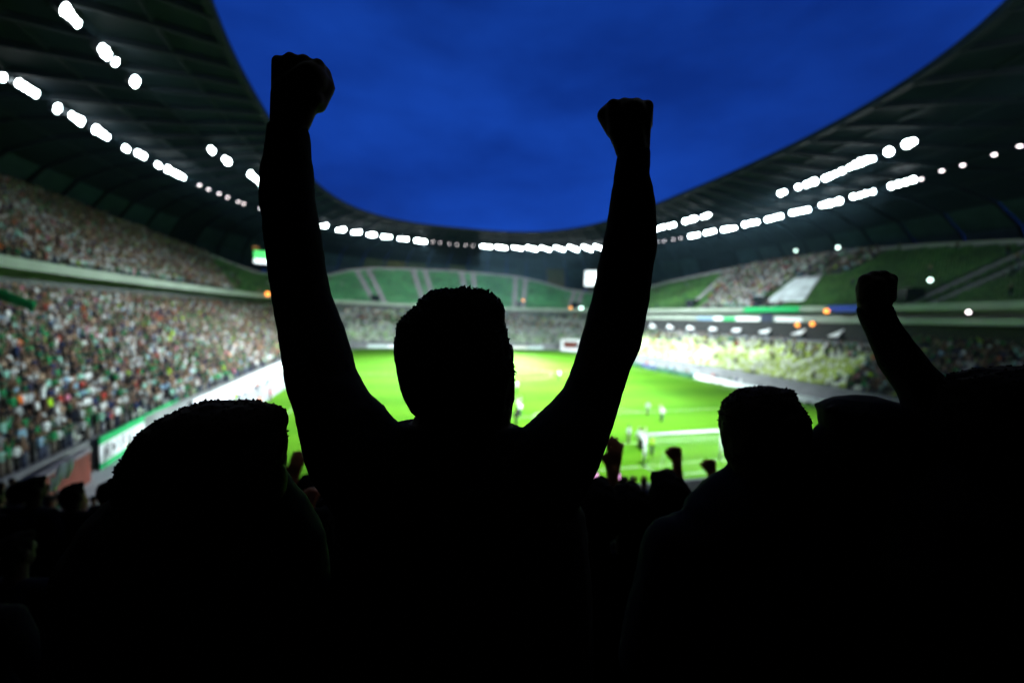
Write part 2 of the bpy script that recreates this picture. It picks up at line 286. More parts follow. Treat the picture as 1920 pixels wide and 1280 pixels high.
# ------------------------------------------------------------------ grandstands
stand = {}
LABS = {'left': 'packed two-tier grandstand full of spectators along the left touchline', 'far': 'curved grandstand behind the far goal with empty green upper seats',
        'right': 'grandstand along the right touchline with boxes and yellow-green empty seats', 'near': 'dark terrace behind the near goal where the cheering fans stand'}
AISLE = {'far': [(692, 712), (790, 810), (873, 892), (965, 982), (1072, 1086)], 'right': [(1695, 1737), (1288, 1312), (1420, 1440)], 'left': [], 'near': []}
up_aisle = {s: [] for s in SEC}
for s in SEC:
    a0, a1 = SEC[s]; pc = math.radians((a0+a1)/2); c0 = cur(pc, *lower(10))
    g = stand[s] = empty('grandstand', (0, 0, 0), label=LABS[s], cat='grandstand'); ph_ = phis(s); near = s == 'near'
    NL = {'right': 15, 'near': 24}.get(s, 21)
    b = MB()
    for k in range(NL+1):
        r0 = low(s, k); r1 = low(s, k+1); z = zlow(k, near)
        band(b, ph_, r0, z-(.386 if near else .455) if k else .0, r0, z); band(b, ph_, r0, z, r1, z)
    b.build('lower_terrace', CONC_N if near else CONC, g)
    b = MB(); zt = zlow(NL, near); rb = low(s, NL+1)
    ztop = 15.9 if near else (12.2 if s == 'right' else 15.0)
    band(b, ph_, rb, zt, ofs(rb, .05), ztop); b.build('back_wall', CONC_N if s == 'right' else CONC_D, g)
    # pitch-side wall
    b = MB(); r0 = low(s, 0); band(b, ph_, ofs(r0, -.25), 0, ofs(r0, -.25), 2.15 if not near else 4.6); band(b, ph_, ofs(r0, -.25), 2.15 if not near else 4.6, ofs(r0, -.05), 2.15 if not near else 4.6)
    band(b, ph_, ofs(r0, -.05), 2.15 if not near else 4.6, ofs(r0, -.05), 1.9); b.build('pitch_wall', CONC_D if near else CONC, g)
    # upper terrace
    zu = 15.0 if not near else 16.4; b = MB(); zr = zrim(ph_)
    for k in range(0, 33):
        r0 = upper(k); r1 = upper(k+1); z = zu+.5*k; m = zr > z
        if not m.any(): break
        band(b, ph_, r0, z-.5, r0, z, m); band(b, ph_, r0, z, r1, z, m)
    b.build('upper_terrace', CONC, g)
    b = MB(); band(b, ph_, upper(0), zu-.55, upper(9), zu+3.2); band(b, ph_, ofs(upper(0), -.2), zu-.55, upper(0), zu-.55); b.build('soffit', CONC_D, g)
    # balcony front
    def fascia(nm, r, z0, z1, th=.18, m_=FASC):
        b = MB(); band(b, ph_, r, z0, r, z1); band(b, ph_, r, z1, ofs(r, th), z1); band(b, ph_, ofs(r, th), z1, ofs(r, th), z0); band(b, ph_, ofs(r, th), z0, r, z0); return b.build(nm, m_, g)
    fascia('balcony_front', ofs(upper(0), -.2), zu-.55, zu+.45)
    b = MB(); r = ofs(upper(0), -.12)
    band(b, ph_, r, zu+1.05, ofs(r, .07), zu+1.05); band(b, ph_, r, zu+1.0, r, zu+1.05)
    for i in range(0, len(ph_), 2):
        p = cur(ph_[i], *ofs(r, .03)); b.bar((*p, zu+.55), (*p, zu+1.0), .025, 4)
    b.build('balcony_rail', STEEL, g)
    # rim parapet
    kk = (zr-zu)/.5
    A = np.array([cur(p, *upper(k+.2)) for p, k in zip(ph_, kk)]); Bq = np.array([cur(p, *upper(k+.7)) for p, k in zip(ph_, kk)]); Cq = cur(ph_, 83, 105.8, 110, 2.6)
    n = len(ph_); b = MB(); V = [(*p, z-.7) for p, z in zip(A, zr)]+[(*p, z+.75) for p, z in zip(A, zr)]+[(*p, z+.75) for p, z in zip(Bq, zr)]+[(*p, z-.6) for p, z in zip(Bq, zr)]
    b.add(V, [(j*n+i, j*n+i+1, (j+1)*n+i+1, (j+1)*n+i) for j in range(3) for i in range(n-1)]); b.build('rim_parapet', RIM, g)
    b = MB(); V = [(*p, z-.25) for p, z in zip(Bq, zr)]+[(*p, z-.25) for p, z in zip(Cq, zr)]; b.add(V, [(i, i+1, n+i+1, n+i) for i in range(n-1)]); b.build('concourse', CONC_D, g)
    # gangways up the upper tier
    for x0, x1 in AISLE[s]:
        lo, hi = (SEC[s][0], SEC[s][1])
        for x in (x0, x1):
            pa = px_phi(x, upper(8 if s == 'far' else 0), zu+(4 if s == 'far' else 0), lo, hi); up_aisle[s].append(pa)
            b = MB(); zz = float(zrim(pa)); K = int((zz-zu)/.5)
            for k in range(K):
                for h in (0, .25):
                    c = cur(pa, *upper(k+(.27 if h == 0 else .7))); u = c/np.linalg.norm(c); b.box((*c, zu+.5*k+h/2+.13), (.22, .55, .13+h/2), [(*u, 0), (-u[1], u[0], 0), (0, 0, 1)])
            b.build('stair', STAIR, g)
        pa = px_phi((x0+x1)/2, upper(3), zu+1.5, lo, hi); c = cur(pa, *upper(2.2)); u = c/np.linalg.norm(c)
        v = MB(); v.box((*c, zu+1.9), (1.2, 1.25, 1.1), [(*u, 0), (-u[1], u[0], 0), (0, 0, 1)]); v.build('stairway_shade_block', GLASSD, g)  # solid dark block stands in for the shade inside the stairway

# second balcony and boxes of the right stand
g = stand['right']; ph_ = np.radians(np.linspace(-50, 40, 61)); r2 = (56.0, 76.5, 84, 2.7)
b = MB(); band(b, ph_, r2, 12.3, r2, 13.15); band(b, ph_, r2, 13.15, ofs(r2, .2), 13.15); band(b, ph_, ofs(r2, .2), 13.15, ofs(r2, .2), 12.6); band(b, ph_, r2, 12.3, ofs(r2, 5), 12.3); band(b, ph_, ofs(r2, .3), 12.75, ofs(r2, 4.5), 12.75); band(b, ph_, ofs(r2, 4.5), 12.75, ofs(r2, 4.5), 14.6)
b.build('box_balcony', FASC, g)
b = MB(); rd = lower(16); band(b, ph_, rd, zlow(15), ofs(rd, 5), zlow(15)+.01); band(b, ph_, ofs(rd, 4.2), zlow(15), ofs(rd, 4.2), 12.3); b.build('box_deck', CONC_N, g)
booths = [(1226, 608, 22), (1258, 611, 22), (1296, 613, 24), (1338, 615, 24), (1382, 618, 28), (1435, 620, 34), (1497, 623, 40), (1566, 626, 44)]
for i, (x, y, wpx) in enumerate(booths):
    pa = px_phi(x, lower(16), 10.4, -50, 48); c = cur(pa, *lower(16.4)); u = c/np.linalg.norm(c); d = proj(np.array([*c, 10]))[2]; ww = wpx*d/FPX/2*1.05
    e = empty('commentary_booth', (*c, zlow(15)), math.atan2(u[1], u[0]), label=f'{ordinal(i+1)} glazed booth with white slab roof counting from the far corner, right stand', cat='booth', group='glazed booths under the right balcony')
    MB().box((-.2, 0, 1.62), (.95, ww*.62, .05), [(.62, 0, .78), (0, 1, 0), (-.78, 0, .62)]).build('booth_roof', WHITEP, e)
    MB().box((-.35, 0, .72), (.03, ww*.75, .55)).build('booth_window', GLASSD, e)
    MB().box((-.3, 0, .1), (.1, ww*.8, .1)).build('booth_sill', CONC_D, e)
    for sgn in (-1, 1): MB().box((-.3, sgn*ww*.82, .68), (.06, .06, .65)).build('booth_post', STEEL, e)
# cloths and banners fixed to the balcony fronts
def cloth_on(ring, z0, z1, x0, x1, m, name, label, d=-.05, lo=-50, hi=48):
    p0 = px_phi(x0, ring, z1, lo, hi); p1 = px_phi(x1, ring, z1, lo, hi); t = np.linspace(p0, p1, 17); n = len(t); b = MB()
    A = cur(t, *ofs(ring, d)); B_ = cur(t, *ofs(ring, d-.02)); rip = .03*np.sin(np.arange(n)*2.1)
    u = A/np.linalg.norm(A, axis=1)[:, None]; A2 = A-u*(np.abs(rip)[:, None]); B2 = A2-u*.02
    V = [(*p, z1) for p in A]+[(*p, z0+abs(r)) for p, r in zip(A2, rip)]+[(*p, z0+abs(r)) for p, r in zip(B2, rip)]+[(*p, z1) for p in B_]
    b.add(V, [(j*n+i, j*n+i+1, ((j+1) % 4)*n+i+1, ((j+1) % 4)*n+i) for j in range(4) for i in range(n-1)])
    return b.build(name, m, None, label=label, cat='banner')
f1 = ofs(upper(0), -.2)
cloth_on(f1, 14.4, 15.47, 1395, 1500, GREENB, 'banner', 'long plain green banner hung on the right stand upper balcony')
cloth_on(f1, 14.3, 15.47, 1553, 1612, BLUEB, 'banner', 'blue banner hung on the right upper balcony beside the raised fist')
cloth_on(r2, 12.33, 13.17, 1308, 1337, mat('grey_blue_cloth', (.16, .26, .38), .8), 'banner', 'grey-blue banner on the lower box balcony, right stand')
cloth_on(r2, 12.33, 13.17, 1339, 1355, WHITEP, 'banner', 'small white banner between the grey-blue and green ones')
cloth_on(r2, 12.33, 13.17, 1357, 1379, GREENB, 'banner', 'short green banner on the lower box balcony')
cloth_on(r2, 12.33, 13.17, 1381, 1425, WHITEP, 'banner', 'white banner right of the short green banner')
cloth_on(r2, 11.6, 13.9, 1428, 1451, NAVYC, 'banner', 'dark navy cloth hanging low between two white banners')
cloth_on(r2, 12.33, 13.17, 1454, 1505, WHITEP, 'banner', 'long white banner right of the dark navy cloth')

# white sheet spread over seats of the upper right tier
b = MB(); zz = 15.0; t0 = px_phi(1432, upper(1), 15.7); rows = np.arange(2, 15)
V = []; F = []; nn = 13
for j, k in enumerate(rows):
    s_ = j/(len(rows)-1); y = 558-s_*50; xl = 1432+s_*55; xr = 1505+s_*32
    p0 = px_phi(xl, upper(k), zz+.5*k+.7); p1 = px_phi(xr, upper(k), zz+.5*k+.7)
    for i in range(nn):
        p = p0+(p1-p0)*i/(nn-1); c = cur(p, *upper(k+.5)); V.append((*c, zz+.5*k+.75+.08*math.sin(i*1.7+j)))
for j in range(len(rows)-1):
    for i in range(nn-1): F.append((j*nn+i, j*nn+i+1, (j+1)*nn+i+1, (j+1)*nn+i))
b.add(V, F); sh = b.build('sheet', WHITEC, None, True, label='large white sheet spread over the crowd in the upper right tier', cat='sheet')
md = sh.modifiers.new('t', 'SOLIDIFY'); md.thickness = .04

# ------------------------------------------------------------------ roof
roof = empty('stadium_roof', (0, 0, 0), label='dark oval stadium roof with ribs, open to the blue sky in the middle', cat='roof')
PROF = [(42.5, 61.9, 66, 2.9, 41.75), (48, 67.5, 71.5, 2.87, 40.9), (53.6, 73.5, 77.5, 2.8, 39.75), (59.5, 79.5, 83.5, 2.7, 38.9), (65.5, 86, 90, 2.6, 38.0), (72, 93, 97, 2.6, 36.6), (78, 100, 104, 2.6, 33.6), (81.6, 104, 108, 2.6, 29.6), (83.2, 106, 110, 2.6, 25), (84, 107, 111, 2.6, 12), (84, 107, 111, 2.6, 0)]
NB = 72
def roof_patch(p0, p1, i0, i1, m, nm):
    t = np.linspace(p0, p1, 3); V = []; F = []; rows = list(range(i0, i1+1)); q = len(t)
    for off in (0, .16):
        for i in rows:
            a, bf, bn, n_, z = PROF[i]
            for p in cur(t, a+off*.5, bf+off*.5, bn+off*.5, n_): V.append((*p, z+off))
    h = len(rows)*q
    for l in (0, 1):
        for j in range(len(rows)-1):
            for i in range(q-1):
                f = (l*h+j*q+i, l*h+j*q+i+1, l*h+(j+1)*q+i+1, l*h+(j+1)*q+i); F.append(f if l else f[::-1])
    for j in range(len(rows)-1):
        for i in (0, q-1): F.append((j*q+i, (j+1)*q+i, h+(j+1)*q+i, h+j*q+i))
    for i in range(q-1):
        F.append((i, i+1, h+i+1, h+i)); e = (len(rows)-1)*q; F.append((e+i, e+i+1, h+e+i+1, h+e+i))
    MB().add(V, F).build(nm, m, roof)
for bay in range(NB):
    p0 = 2*PI*bay/NB+.0022; p1 = 2*PI*(bay+1)/NB-.0022
    for i0, i1 in ((0, 2), (2, 4), (4, 6)): roof_patch(p0, p1, i0, i1, rng.choice(ROOFM), 'roof_panel')
    roof_patch(p0, p1, 6, 10, rng.choice([WALLM[0], WALLM[1], WALLM[2], WALLM[2], WALLM[3], WALLM[1]] if 45 < bay*5 < 135 else [WALLM[2], WALLM[3], WALLM[2], ROOFM[0]]), 'facade_panel')
    b = MB(); p = 2*PI*bay/NB; pts = [np.array([*cur(p, a, bf, bn, n_), z]) for a, bf, bn, n_, z in PROF[:9]]; u = np.array([math.cos(p), math.sin(p), 0]); tt = np.array([-u[1], u[0], 0]); V = []; F = []
    for q, P_ in enumerate(pts):
        dn = np.array([0, 0, -1.0]) if q < 5 else (np.array([0, 0, -1.0])*(1-(q-4)/4) - u*((q-4)/4)); h = .75
        V += [P_-tt*.16-dn*.05, P_+tt*.16-dn*.05, P_+tt*.16+dn*h, P_-tt*.16+dn*h]
    for q in range(len(pts)-1):
        for e in range(4): F.append((4*q+e, 4*q+(e+1) % 4, 4*q+4+(e+1) % 4, 4*q+4+e))
    F += [(0, 1, 2, 3), (4*len(pts)-4, 4*len(pts)-1, 4*len(pts)-2, 4*len(pts)-3)]
    b.add(V, F); b.build('roof_rib', STEEL, roof)
for i_, nm, sz in ((0, 'inner_ring_beam', .45), (2, 'purlin', .16), (3, 'purlin', .16), (4, 'purlin', .16), (5, 'purlin', .16), (1, 'purlin', .16)):
    a, bf, bn, n_, z = PROF[i_]; b = MB(); pp = np.radians(np.linspace(0, 360, 145)); r = (a, bf, bn, n_); zt = z-.1 if i_ else z+.3
    for q0, z0, q1, z1 in ((-sz, zt-2*sz, sz, zt-2*sz), (sz, zt-2*sz, sz, zt), (sz, zt, -sz, zt), (-sz, zt, -sz, zt-2*sz)): band(b, pp, ofs(r, q0), z0, ofs(r, q1), z1)
    b.build(nm, STEEL, roof)

# ------------------------------------------------------------------ floodlights on the roof
def z45(x): return x
def Z4(zx, zy): return (480+zx/2.526, 380+zy/2.526)
def Z5(zx, zy): return (1180+zx/2.595, 220+zy/2.595)
Abank = [((104, 6), (163, 56)), ((184, 86), (210, 110)), ((212, 113), (222, 121)), ((248, 149), (259, 158)), ((393, 278), (401, 285)), ((417, 296), (433, 307)), ((465, 324), (495, 348))]
Bbank = [((0, 143), (11, 148)), ((22, 150), (80, 182)), ((98, 201), (118, 207)), ((128, 213), (158, 231)), ((174, 240), (207, 260)), ((234, 277), (240, 281)), ((252, 284), (276, 296)), ((294, 308), (300, 312)), ((307, 314), (351, 336))]
Bdim = [(374, 347), (391, 355), (411, 363), (427, 370), (447, 378), (457, 382), (488, 391)]
Fbank = [(Z4(x-18, y-3), Z4(x+18, y+3)) for x, y in ((320, 110), (402, 128), (475, 140), (548, 152), (618, 162), (697, 172), (778, 182))] + [(Z4(x-18, y-1), Z4(x+18, y+1)) for x, y in ((1090, 208), (1163, 212), (1238, 215), (1307, 217), (1370, 218), (1437, 217), (1502, 216), (1568, 215), (1625, 213))]
Fdim = [Z4(x, y) for x, y in ((838, 187), (872, 190), (915, 195), (951, 198), (994, 201), (1028, 204))]
def rb(x, y, wd, sl): return (Z5(x-wd/2+13, y+sl*(wd/2-13)), Z5(x+wd/2-13, y-sl*(wd/2-13)))
RA = [rb(145, 540, 60, .3), rb(205, 526, 46, .3), rb(296, 499, 72, .3), rb(372, 480, 52, .35), rb(745, 367, 48, .35), rb(820, 340, 32, .4), rb(880, 320, 66, .37), rb(965, 292, 56, .4), rb(1020, 268, 66, .4), rb(1115, 225, 110, .42), rb(1183, 203, 32, .4), rb(1263, 168, 36, .4), rb(1365, 125, 62, .42)]
RB = [rb(315, 575, 62, .22), rb(392, 558, 66, .25), rb(485, 542, 88, .2), rb(562, 522, 32, .2), rb(605, 512, 66, .2), rb(685, 494, 56, .24), rb(728, 483, 46, .24), rb(830, 457, 116, .22), rb(978, 418, 122, .25), rb(1090, 386, 42, .25), rb(1122, 379, 32, .25), rb(1150, 370, 32, .25), rb(1185, 362, 40, .25), rb(1310, 325, 116, .27), rb(1380, 304, 30, .27)]
RBd = [Z5(x, y) for x, y in ((137, 604), (170, 600), (214, 594), (250, 587), (1420, 300), (1520, 260), (1622, 233), (1776, 182), (1900, 140))]
ZA, ZB, ZFAR = 38.3, 36.9, 38.1
def flood(p, q, z, label, group):
    p = np.array(p, float); q = np.array(q, float); v = q-p; v *= 3.0/max(1, np.linalg.norm(v))
    flood_at(at_z(*(p-v), z), at_z(*(q+v), z), label, group)
def flood_at(P_, Q, label, group, gain=1.0, tgt=None, deg=None):
    c = (P_+Q)/2; d = Q-P_; Ln = max(.35, np.linalg.norm(d[:2])); t = d/np.linalg.norm(d) if np.linalg.norm(d) > .05 else np.array([0, 1.0, 0])
    tgt = np.array([-c[0]*(.6 if c[0] < 0 else .2), (c[1]*.5+12 if c[0] < 0 else c[1]*.8-1) if abs(c[1]) < 55 else c[1]*.35, 0]) if tgt is None else np.array(tgt, float); aim = tgt-c; aim /= np.linalg.norm(aim)
    t = t-aim*(t@aim); t /= np.linalg.norm(t); s_ = np.cross(t, aim)
    e = empty('floodlight', c, label=label, cat='floodlight', group=group)
    nl = max(1, int(round(Ln/.95))); hl = max(Ln/2, .3)
    MB().box(aim*-.33, (hl+.15, .42, .28), [t, s_, aim]).build('lamp_housing', STEEL, e)
    b = MB()
    for x in ((-hl*.8, hl*.8) if Ln > 1 else (0,)): b.bar(t*x-aim*.5, np.array([*(t*x)[:2], 1.6]), .05, 6)
    if Ln > 1: b.bar(np.array([*(t*-hl*.9)[:2], 1.5]), np.array([*(t*hl*.9)[:2], 1.5]), .05, 6)
    b.build('bracket', STEEL, e)
    for k in range(nl):
        o = t*((k+.5)/nl*2-1)*hl; lr = rng.choice((.34, .42, .42, .55))
        m = MB(); n = 12; V = [o+lr*(math.cos(a)*t+math.sin(a)*s_)+aim*h for h in (-.05, .03) for a in np.arange(n)*2*PI/n]; V += [o+aim*.12]
        m.add(V, [(i, (i+1) % n, n+(i+1) % n, n+i) for i in range(n)]+[(n+i, n+(i+1) % n, 2*n) for i in range(n)]); m.build('lamp_lens', LENS, e)
    ld = bpy.data.lights.new('floodlight_beam', 'SPOT'); lo = bpy.data.objects.new('floodlight_beam', ld); COL.objects.link(lo); lo.parent = e
    ld.energy = FLOOD_W*min(Ln, 6)*gain*(1.1 if gain == 1.0 and c[0] < -40 else 1.15 if c[0] > 40 else 1.0)*rng.uniform(.8, 1.2); ld.color = (.84, .97, 1.0); ld.spot_size = math.radians(deg or SPOT_DEG); ld.spot_blend = 1.0; ld.shadow_soft_size = .4
    lo.location = [float(v) for v in aim*.25]; lo.rotation_euler = Vector(aim).to_track_quat('-Z', 'Y').to_euler()
def dim(p, z, label, group):
    c = at_z(*p, z); e = empty('downlight', c, label=label, cat='lamp', group=group)
    MB().bar((0, 0, .02), (0, 0, .3), .26, 12).build('lamp_housing', STEEL, e); MB().ellipsoid((0, 0, 0), (.24, .24, .12)).build('lamp_lens', LENS2, e, True); MB().bar((0, 0, .3), (0, 0, 1.5), .04, 6).build('bracket', STEEL, e)
for lst, z, wh, gr in ((Abank, ZA, 'on the upper row under the left roof, counted from the top edge', 'upper row of floodlights under the left roof'), (Bbank, ZB, 'on the lower row under the left roof, counted from the left edge', 'lower row of floodlights under the left roof'),
                      (Fbank, ZFAR, 'on the row under the far roof, counted from the left', 'floodlights under the far roof'), (RA, ZA, 'on the upper row under the right roof, counted from the far end', 'upper row of floodlights under the right roof'), (RB, ZB, 'on the lower row under the right roof, counted from the far end', 'lower row of floodlights under the right roof')):
    for i, (p, q) in enumerate(lst): flood(p, q, z, f'{ordinal(i+1)} white floodlight {wh}', gr)
for lst, z, wh, gr in ((Bdim, ZB, 'in the dotted row on the left roof past the bright banks', 'small lamps on the left roof'), (Fdim, ZFAR, 'in the gap of the far roof floodlight row', 'small lamps on the far roof'), (RBd, ZB, 'on the lower row of the right roof, from the far end', 'small lamps on the right roof')):
    for i, p in enumerate(lst): dim(p, z, f'{ordinal(i+1)} small pale lamp {wh}', gr)
for i in range(9):   # the ring goes on over the near end, above the picture's upper edge
    t = np.radians(238+i*8.0); t2 = t+.05; r = (52, 71, 70.5, 2.8); P_ = np.array([*cur(t, *r), ZA]); Q = np.array([*cur(t2, *r), ZA])
    pp, qq = proj(P_), proj(Q)
    flood_at(P_, Q, f'{ordinal(i+1)} white floodlight on the row over the near end, counted from the left', 'floodlights over the near end', NEAR_GAIN*((1.5 if i % 4 == 1 else 1.1) if i % 2 else 2.2), (P_[0]*.55, -22 if i % 4 == 1 else -50, 0) if i % 2 else (P_[0]*.6, 46, 2), 66 if i % 2 else 56)
def glow_lamp(px, py, d, r, m, label):
    c = W(px, py, d); e = empty('wall_lamp', c, label=label, cat='lamp'); MB().ellipsoid((0, 0, 0), (r, r, r)).build('lamp_globe', m, e, True); MB().box((0, 0, r+.08), (r*.7, r*.7, .1)).build('lamp_cap', STEEL, e)
def dep(P_): return float(proj(np.asarray(P_))[2])
dl = dep([*cur(px_phi(502, f1, 14.3, 100, 230), *f1), 14.2]); df = dep([*cur(px_phi(981, f1, 14.3, 40, 150), *f1), 14.2])
for x, y, d, r, m, l in ((502, 551, dl-.6, .55, AMBER, 'amber lamp under the left balcony end, the yellower of two'), (515, 553, dl-.6, .42, AMBER, 'amber lamp half hidden by the left forearm'), (981, 563, df-.6, .36, AMBER, 'amber lamp on the far balcony right of the fan head'),
                         (1070, 577, df-6, .5, AMBER, 'amber lamp beside the white lamp in the far right corner'), (1090, 579, df-8, .8, COOL, 'bright white lamp under the balcony in the far right corner'), (726, 563, df-.6, .26, AMBER, 'left of two faint amber lamps on the far balcony'), (744, 563, df-.6, .26, AMBER, 'right of two faint amber lamps on the far balcony')):
    glow_lamp(x, y, d, r, m, l)
def dr(x, ring, z): return dep([*cur(px_phi(x, ring, z, -50, 48), *ring), z])
for x, y, r, m, l in ((1571, 464, .32, COOL, 'bright cool lamp at the back of the right upper tier'), (1492, 470, .26, COOL, 'faint cool lamp at the back of the right upper tier'), (1744, 525, .27, COOL, 'pale green lamp above the stairway opening, right upper tier'), (1816, 585, .2, LENS2, 'warm white lamp between the two right balconies'), (1550, 583, .42, AMBER, 'orange lamp under the blue banner on the right stand'), (1495, 609, .36, AMBER, 'left of two orange lamps under the long white banner'), (1523, 607, .38, AMBER, 'right of two orange lamps under the long white banner')):
    d = dr(x, upper(22), 28)-1.2 if y < 480 else (dr(x, upper(3), 17)-1.0 if y < 540 else dr(x, r2, 13)-.5); glow_lamp(x, y, d, r, m, l)

# screens
def screen(px, py, d, hw_, hh, label, split=False):
    c = W(px, py, d); yaw = math.atan2(CAM[1]-c[1], CAM[0]-c[0]); e = empty('scoreboard', c, yaw, label=label, cat='screen')
    MB().box((-.25, 0, 0), (.2, hw_+.25, hh+.25)).build('screen_case', STEEL, e)
    if split:
        MB().box((-.02, 0, hh*.38), (.03, hw_, hh*.6)).build('screen_panel', SCRG, e); MB().box((-.02, 0, -hh*.63), (.03, hw_, hh*.36)).build('screen_panel', SCRW, e)
    else: MB().box((-.02, 0, 0), (.03, hw_, hh)).build('screen_panel', SCRW, e)
    for s_ in (-1, 1): MB().bar((-.25, s_*hw_*.7, hh), (-.25, s_*hw_*.7, hh+9), .08, 6).build('hanger', STEEL, e)
dsl = dep((-59.3, 52.1, 24))-3; dsr = dep((46, 76, 26))-3
screen(500, 483, dsl, 3.0, 1.75, 'video screen showing green and white beside the left forearm', True); screen(1117, 522, dsr, 4.4, 3.1, 'white lit video screen beside the right elbow')
c = W(480, 476, dsl+.5); MB().box((0, 0, 0), (.1, .75, 2.1)).build('wall_panel', mat('orange_panel', (.55, .25, .06), .5, emit=(.8, .3, .05), es=.18), None, loc=c, rz=math.atan2(CAM[1]-c[1], CAM[0]-c[0]), label='narrow orange lit panel left of the green video screen', cat='panel')

# ------------------------------------------------------------------ pitch-side boards
BOARDS = {'white': WHITEP, 'cream': mat('cream_panel', (.72, .72, .62), .5), 'green': mat('green_panel', (.008, .07, .04), .6), 'blue': mat('blue_panel', (.02, .04, .12), .6), 'pale': mat('pale_panel', (.55, .66, .62), .5), 'pink': mat('pink_panel', (.75, .6, .62), .5)}
def board(p, q, h, cname, label, group, tilt=.12):
    p = np.array(p, float); q = np.array(q, float); c = (p+q)/2; L_ = np.linalg.norm(q-p); a = math.atan2(*(q-p)[::-1]); e = empty('advertising_board', (*c, 0), a, label=label, cat='advertising board', group=group)
    MB().box((0, 0, h/2+.06), (L_/2-.03, .05, h/2)).build('board_panel', BOARDS[cname], e)
    for s_ in (-1, 1): MB().box((s_*L_*.35, -.22, .2), (.04, .2, .2)).build('board_foot', STEEL, e)
cnt = 0
for i in range(15):   # left, by the wall
    y0 = -44+i*6.4; r = ofs(lower(0), -.55)
    def xw(y): return -43+.9+max(0, (abs(y)-46))**1.5*.06 - .9
    cn = ['white', 'cream', 'white', 'white', 'pink', 'white', 'white', 'pale'][i % 8]
    if i < 2: continue
    board((-42.35, y0), (-42.35, y0+6.2), 1.9, cn, f'{ordinal(i-1)} {cn} advertising board along the left pitch-side wall, counted from the near end', 'advertising boards on the left side')
for i in range(10):
    x0 = -31+i*6.2; cn = ['pale', 'white', 'cream', 'white', 'pink', 'pale', 'white', 'white', 'cream', 'pale'][i]
    board((x0+6.0, 60.3), (x0, 60.3), 1.0, cn, f'{ordinal(i+1)} {cn} advertising board behind the far goal line, counted from the left', 'advertising boards behind the far goal')
for i in range(13):
    y0 = 38-i*6.2; cn = ['green', 'green', 'blue', 'green', 'green', 'blue', 'green', 'green', 'white', 'white', 'white', 'white', 'white'][i]
    board((36.6, y0), (36.6, y0-6.05), .95, cn, f'{ordinal(i+1)} {cn} advertising board along the right touchline, counted from the far end', 'advertising boards on the right side')
# white tunnel mouth in the far right corner
c = at_z(1072, 655, 0); c = np.array([39.8, 55.5, 0]); e = empty('players_tunnel', c, math.atan2(CAM[1]-c[1], CAM[0]-c[0])-PI/2, label='white boxy tunnel mouth with a red-brown opening, far right corner', cat='tunnel')
b = MB(); b.box((-3.2, 0, 1.7), (.5, 2, 1.7)); b.build('tunnel_side', WHITEP, e); b = MB(); b.box((3.2, 0, 1.7), (.5, 2, 1.7)); b.build('tunnel_side', WHITEP, e)
MB().box((0, 0, 3.75), (3.7, 2, .33)).build('tunnel_roof', WHITEP, e); MB().box((0, .6, 1.7), (2.65, .1, 1.68)).build('tunnel_opening', REDW, e); MB().box((0, 2.4, .5), (3.4, .1, .5)).build('tunnel_board', WHITEP, e)

# banner and red wall at the near left corner
def wall_banner():
    p = at_z(187, 866, .6); q = at_z(405, 735, .6); p[2] = q[2] = 0; d = q-p; Ln = np.linalg.norm(d); a = math.atan2(d[1], d[0])
    e = empty('perimeter_banner', p, a, label='green and white banner with black lettering along the left corner wall', cat='banner'); h = 2.3
    MB().box((Ln/2, 0, .25), (Ln/2, .05, .22)).build('banner_stripe', GREENB, e); MB().box((Ln/2, 0, h-.25), (Ln/2, .05, .25)).build('banner_stripe', GREENB, e)
    MB().box((Ln/2, 0, (h-.03)/2), (Ln/2-.004, .04, (h-1.0)/2)).build('banner_field', WHITEP, e)
    sg = -1; x = .45; hh = h-1.25
    # blurred block lettering: strokes only
    for wd, st in ((.75, ((0, 0, .16, 1), (.3, 0, .12, 1), (.3, .0, .75, .12), (.55, 0, .2, 1), (.16, .4, .5, .2))), (.5, ((0, .1, .2, .8), (.12, .3, .36, .4))), (.35, ((0, .55, .14, .4), (.2, .2, .1, .3))), (.6, ((0, 0, .12, 1), (.12, .8, .3, .2), (.12, .4, .3, .2))), (.6, ((0, 0, .1, 1), (.4, 0, .1, 1), (.1, .4, .3, .2))), (.6, ((0, 0, .14, 1), (.14, .0, .4, .16)))):
        b = MB()
        for sx, sy, sw, sh_ in st:
            zz_ = .59+hh*(sy+sh_/2); b.box((x+sx+sw/2, sg*.043, zz_), (sw/2, .006, hh*sh_/2))
            
        b.build('letter', BLACKP, e); x += wd+.28
    for k in np.arange(.2, Ln, 1.8): MB().box((k, .12, h/2), (.04, .06, h/2)).build('banner_post', STEEL, e)
    p = at_z(60, 900, 2.15); q = at_z(163, 841, 2.15); d = q-p; Ln = np.linalg.norm(d); a = math.atan2(d[1], d[0]); p[2] = 0
    e = empty('corner_wall', p, a, label='dark red-brown wall with pale coping at the near left corner', cat='wall')
    MB().box((Ln/2, 0, 1.0), (Ln/2, .15, 1.0)).build('wall_face', REDW, e); MB().box((Ln/2, 0, 2.09), (Ln/2, .24, .09)).build('coping', STAIR, e)
wall_banner()

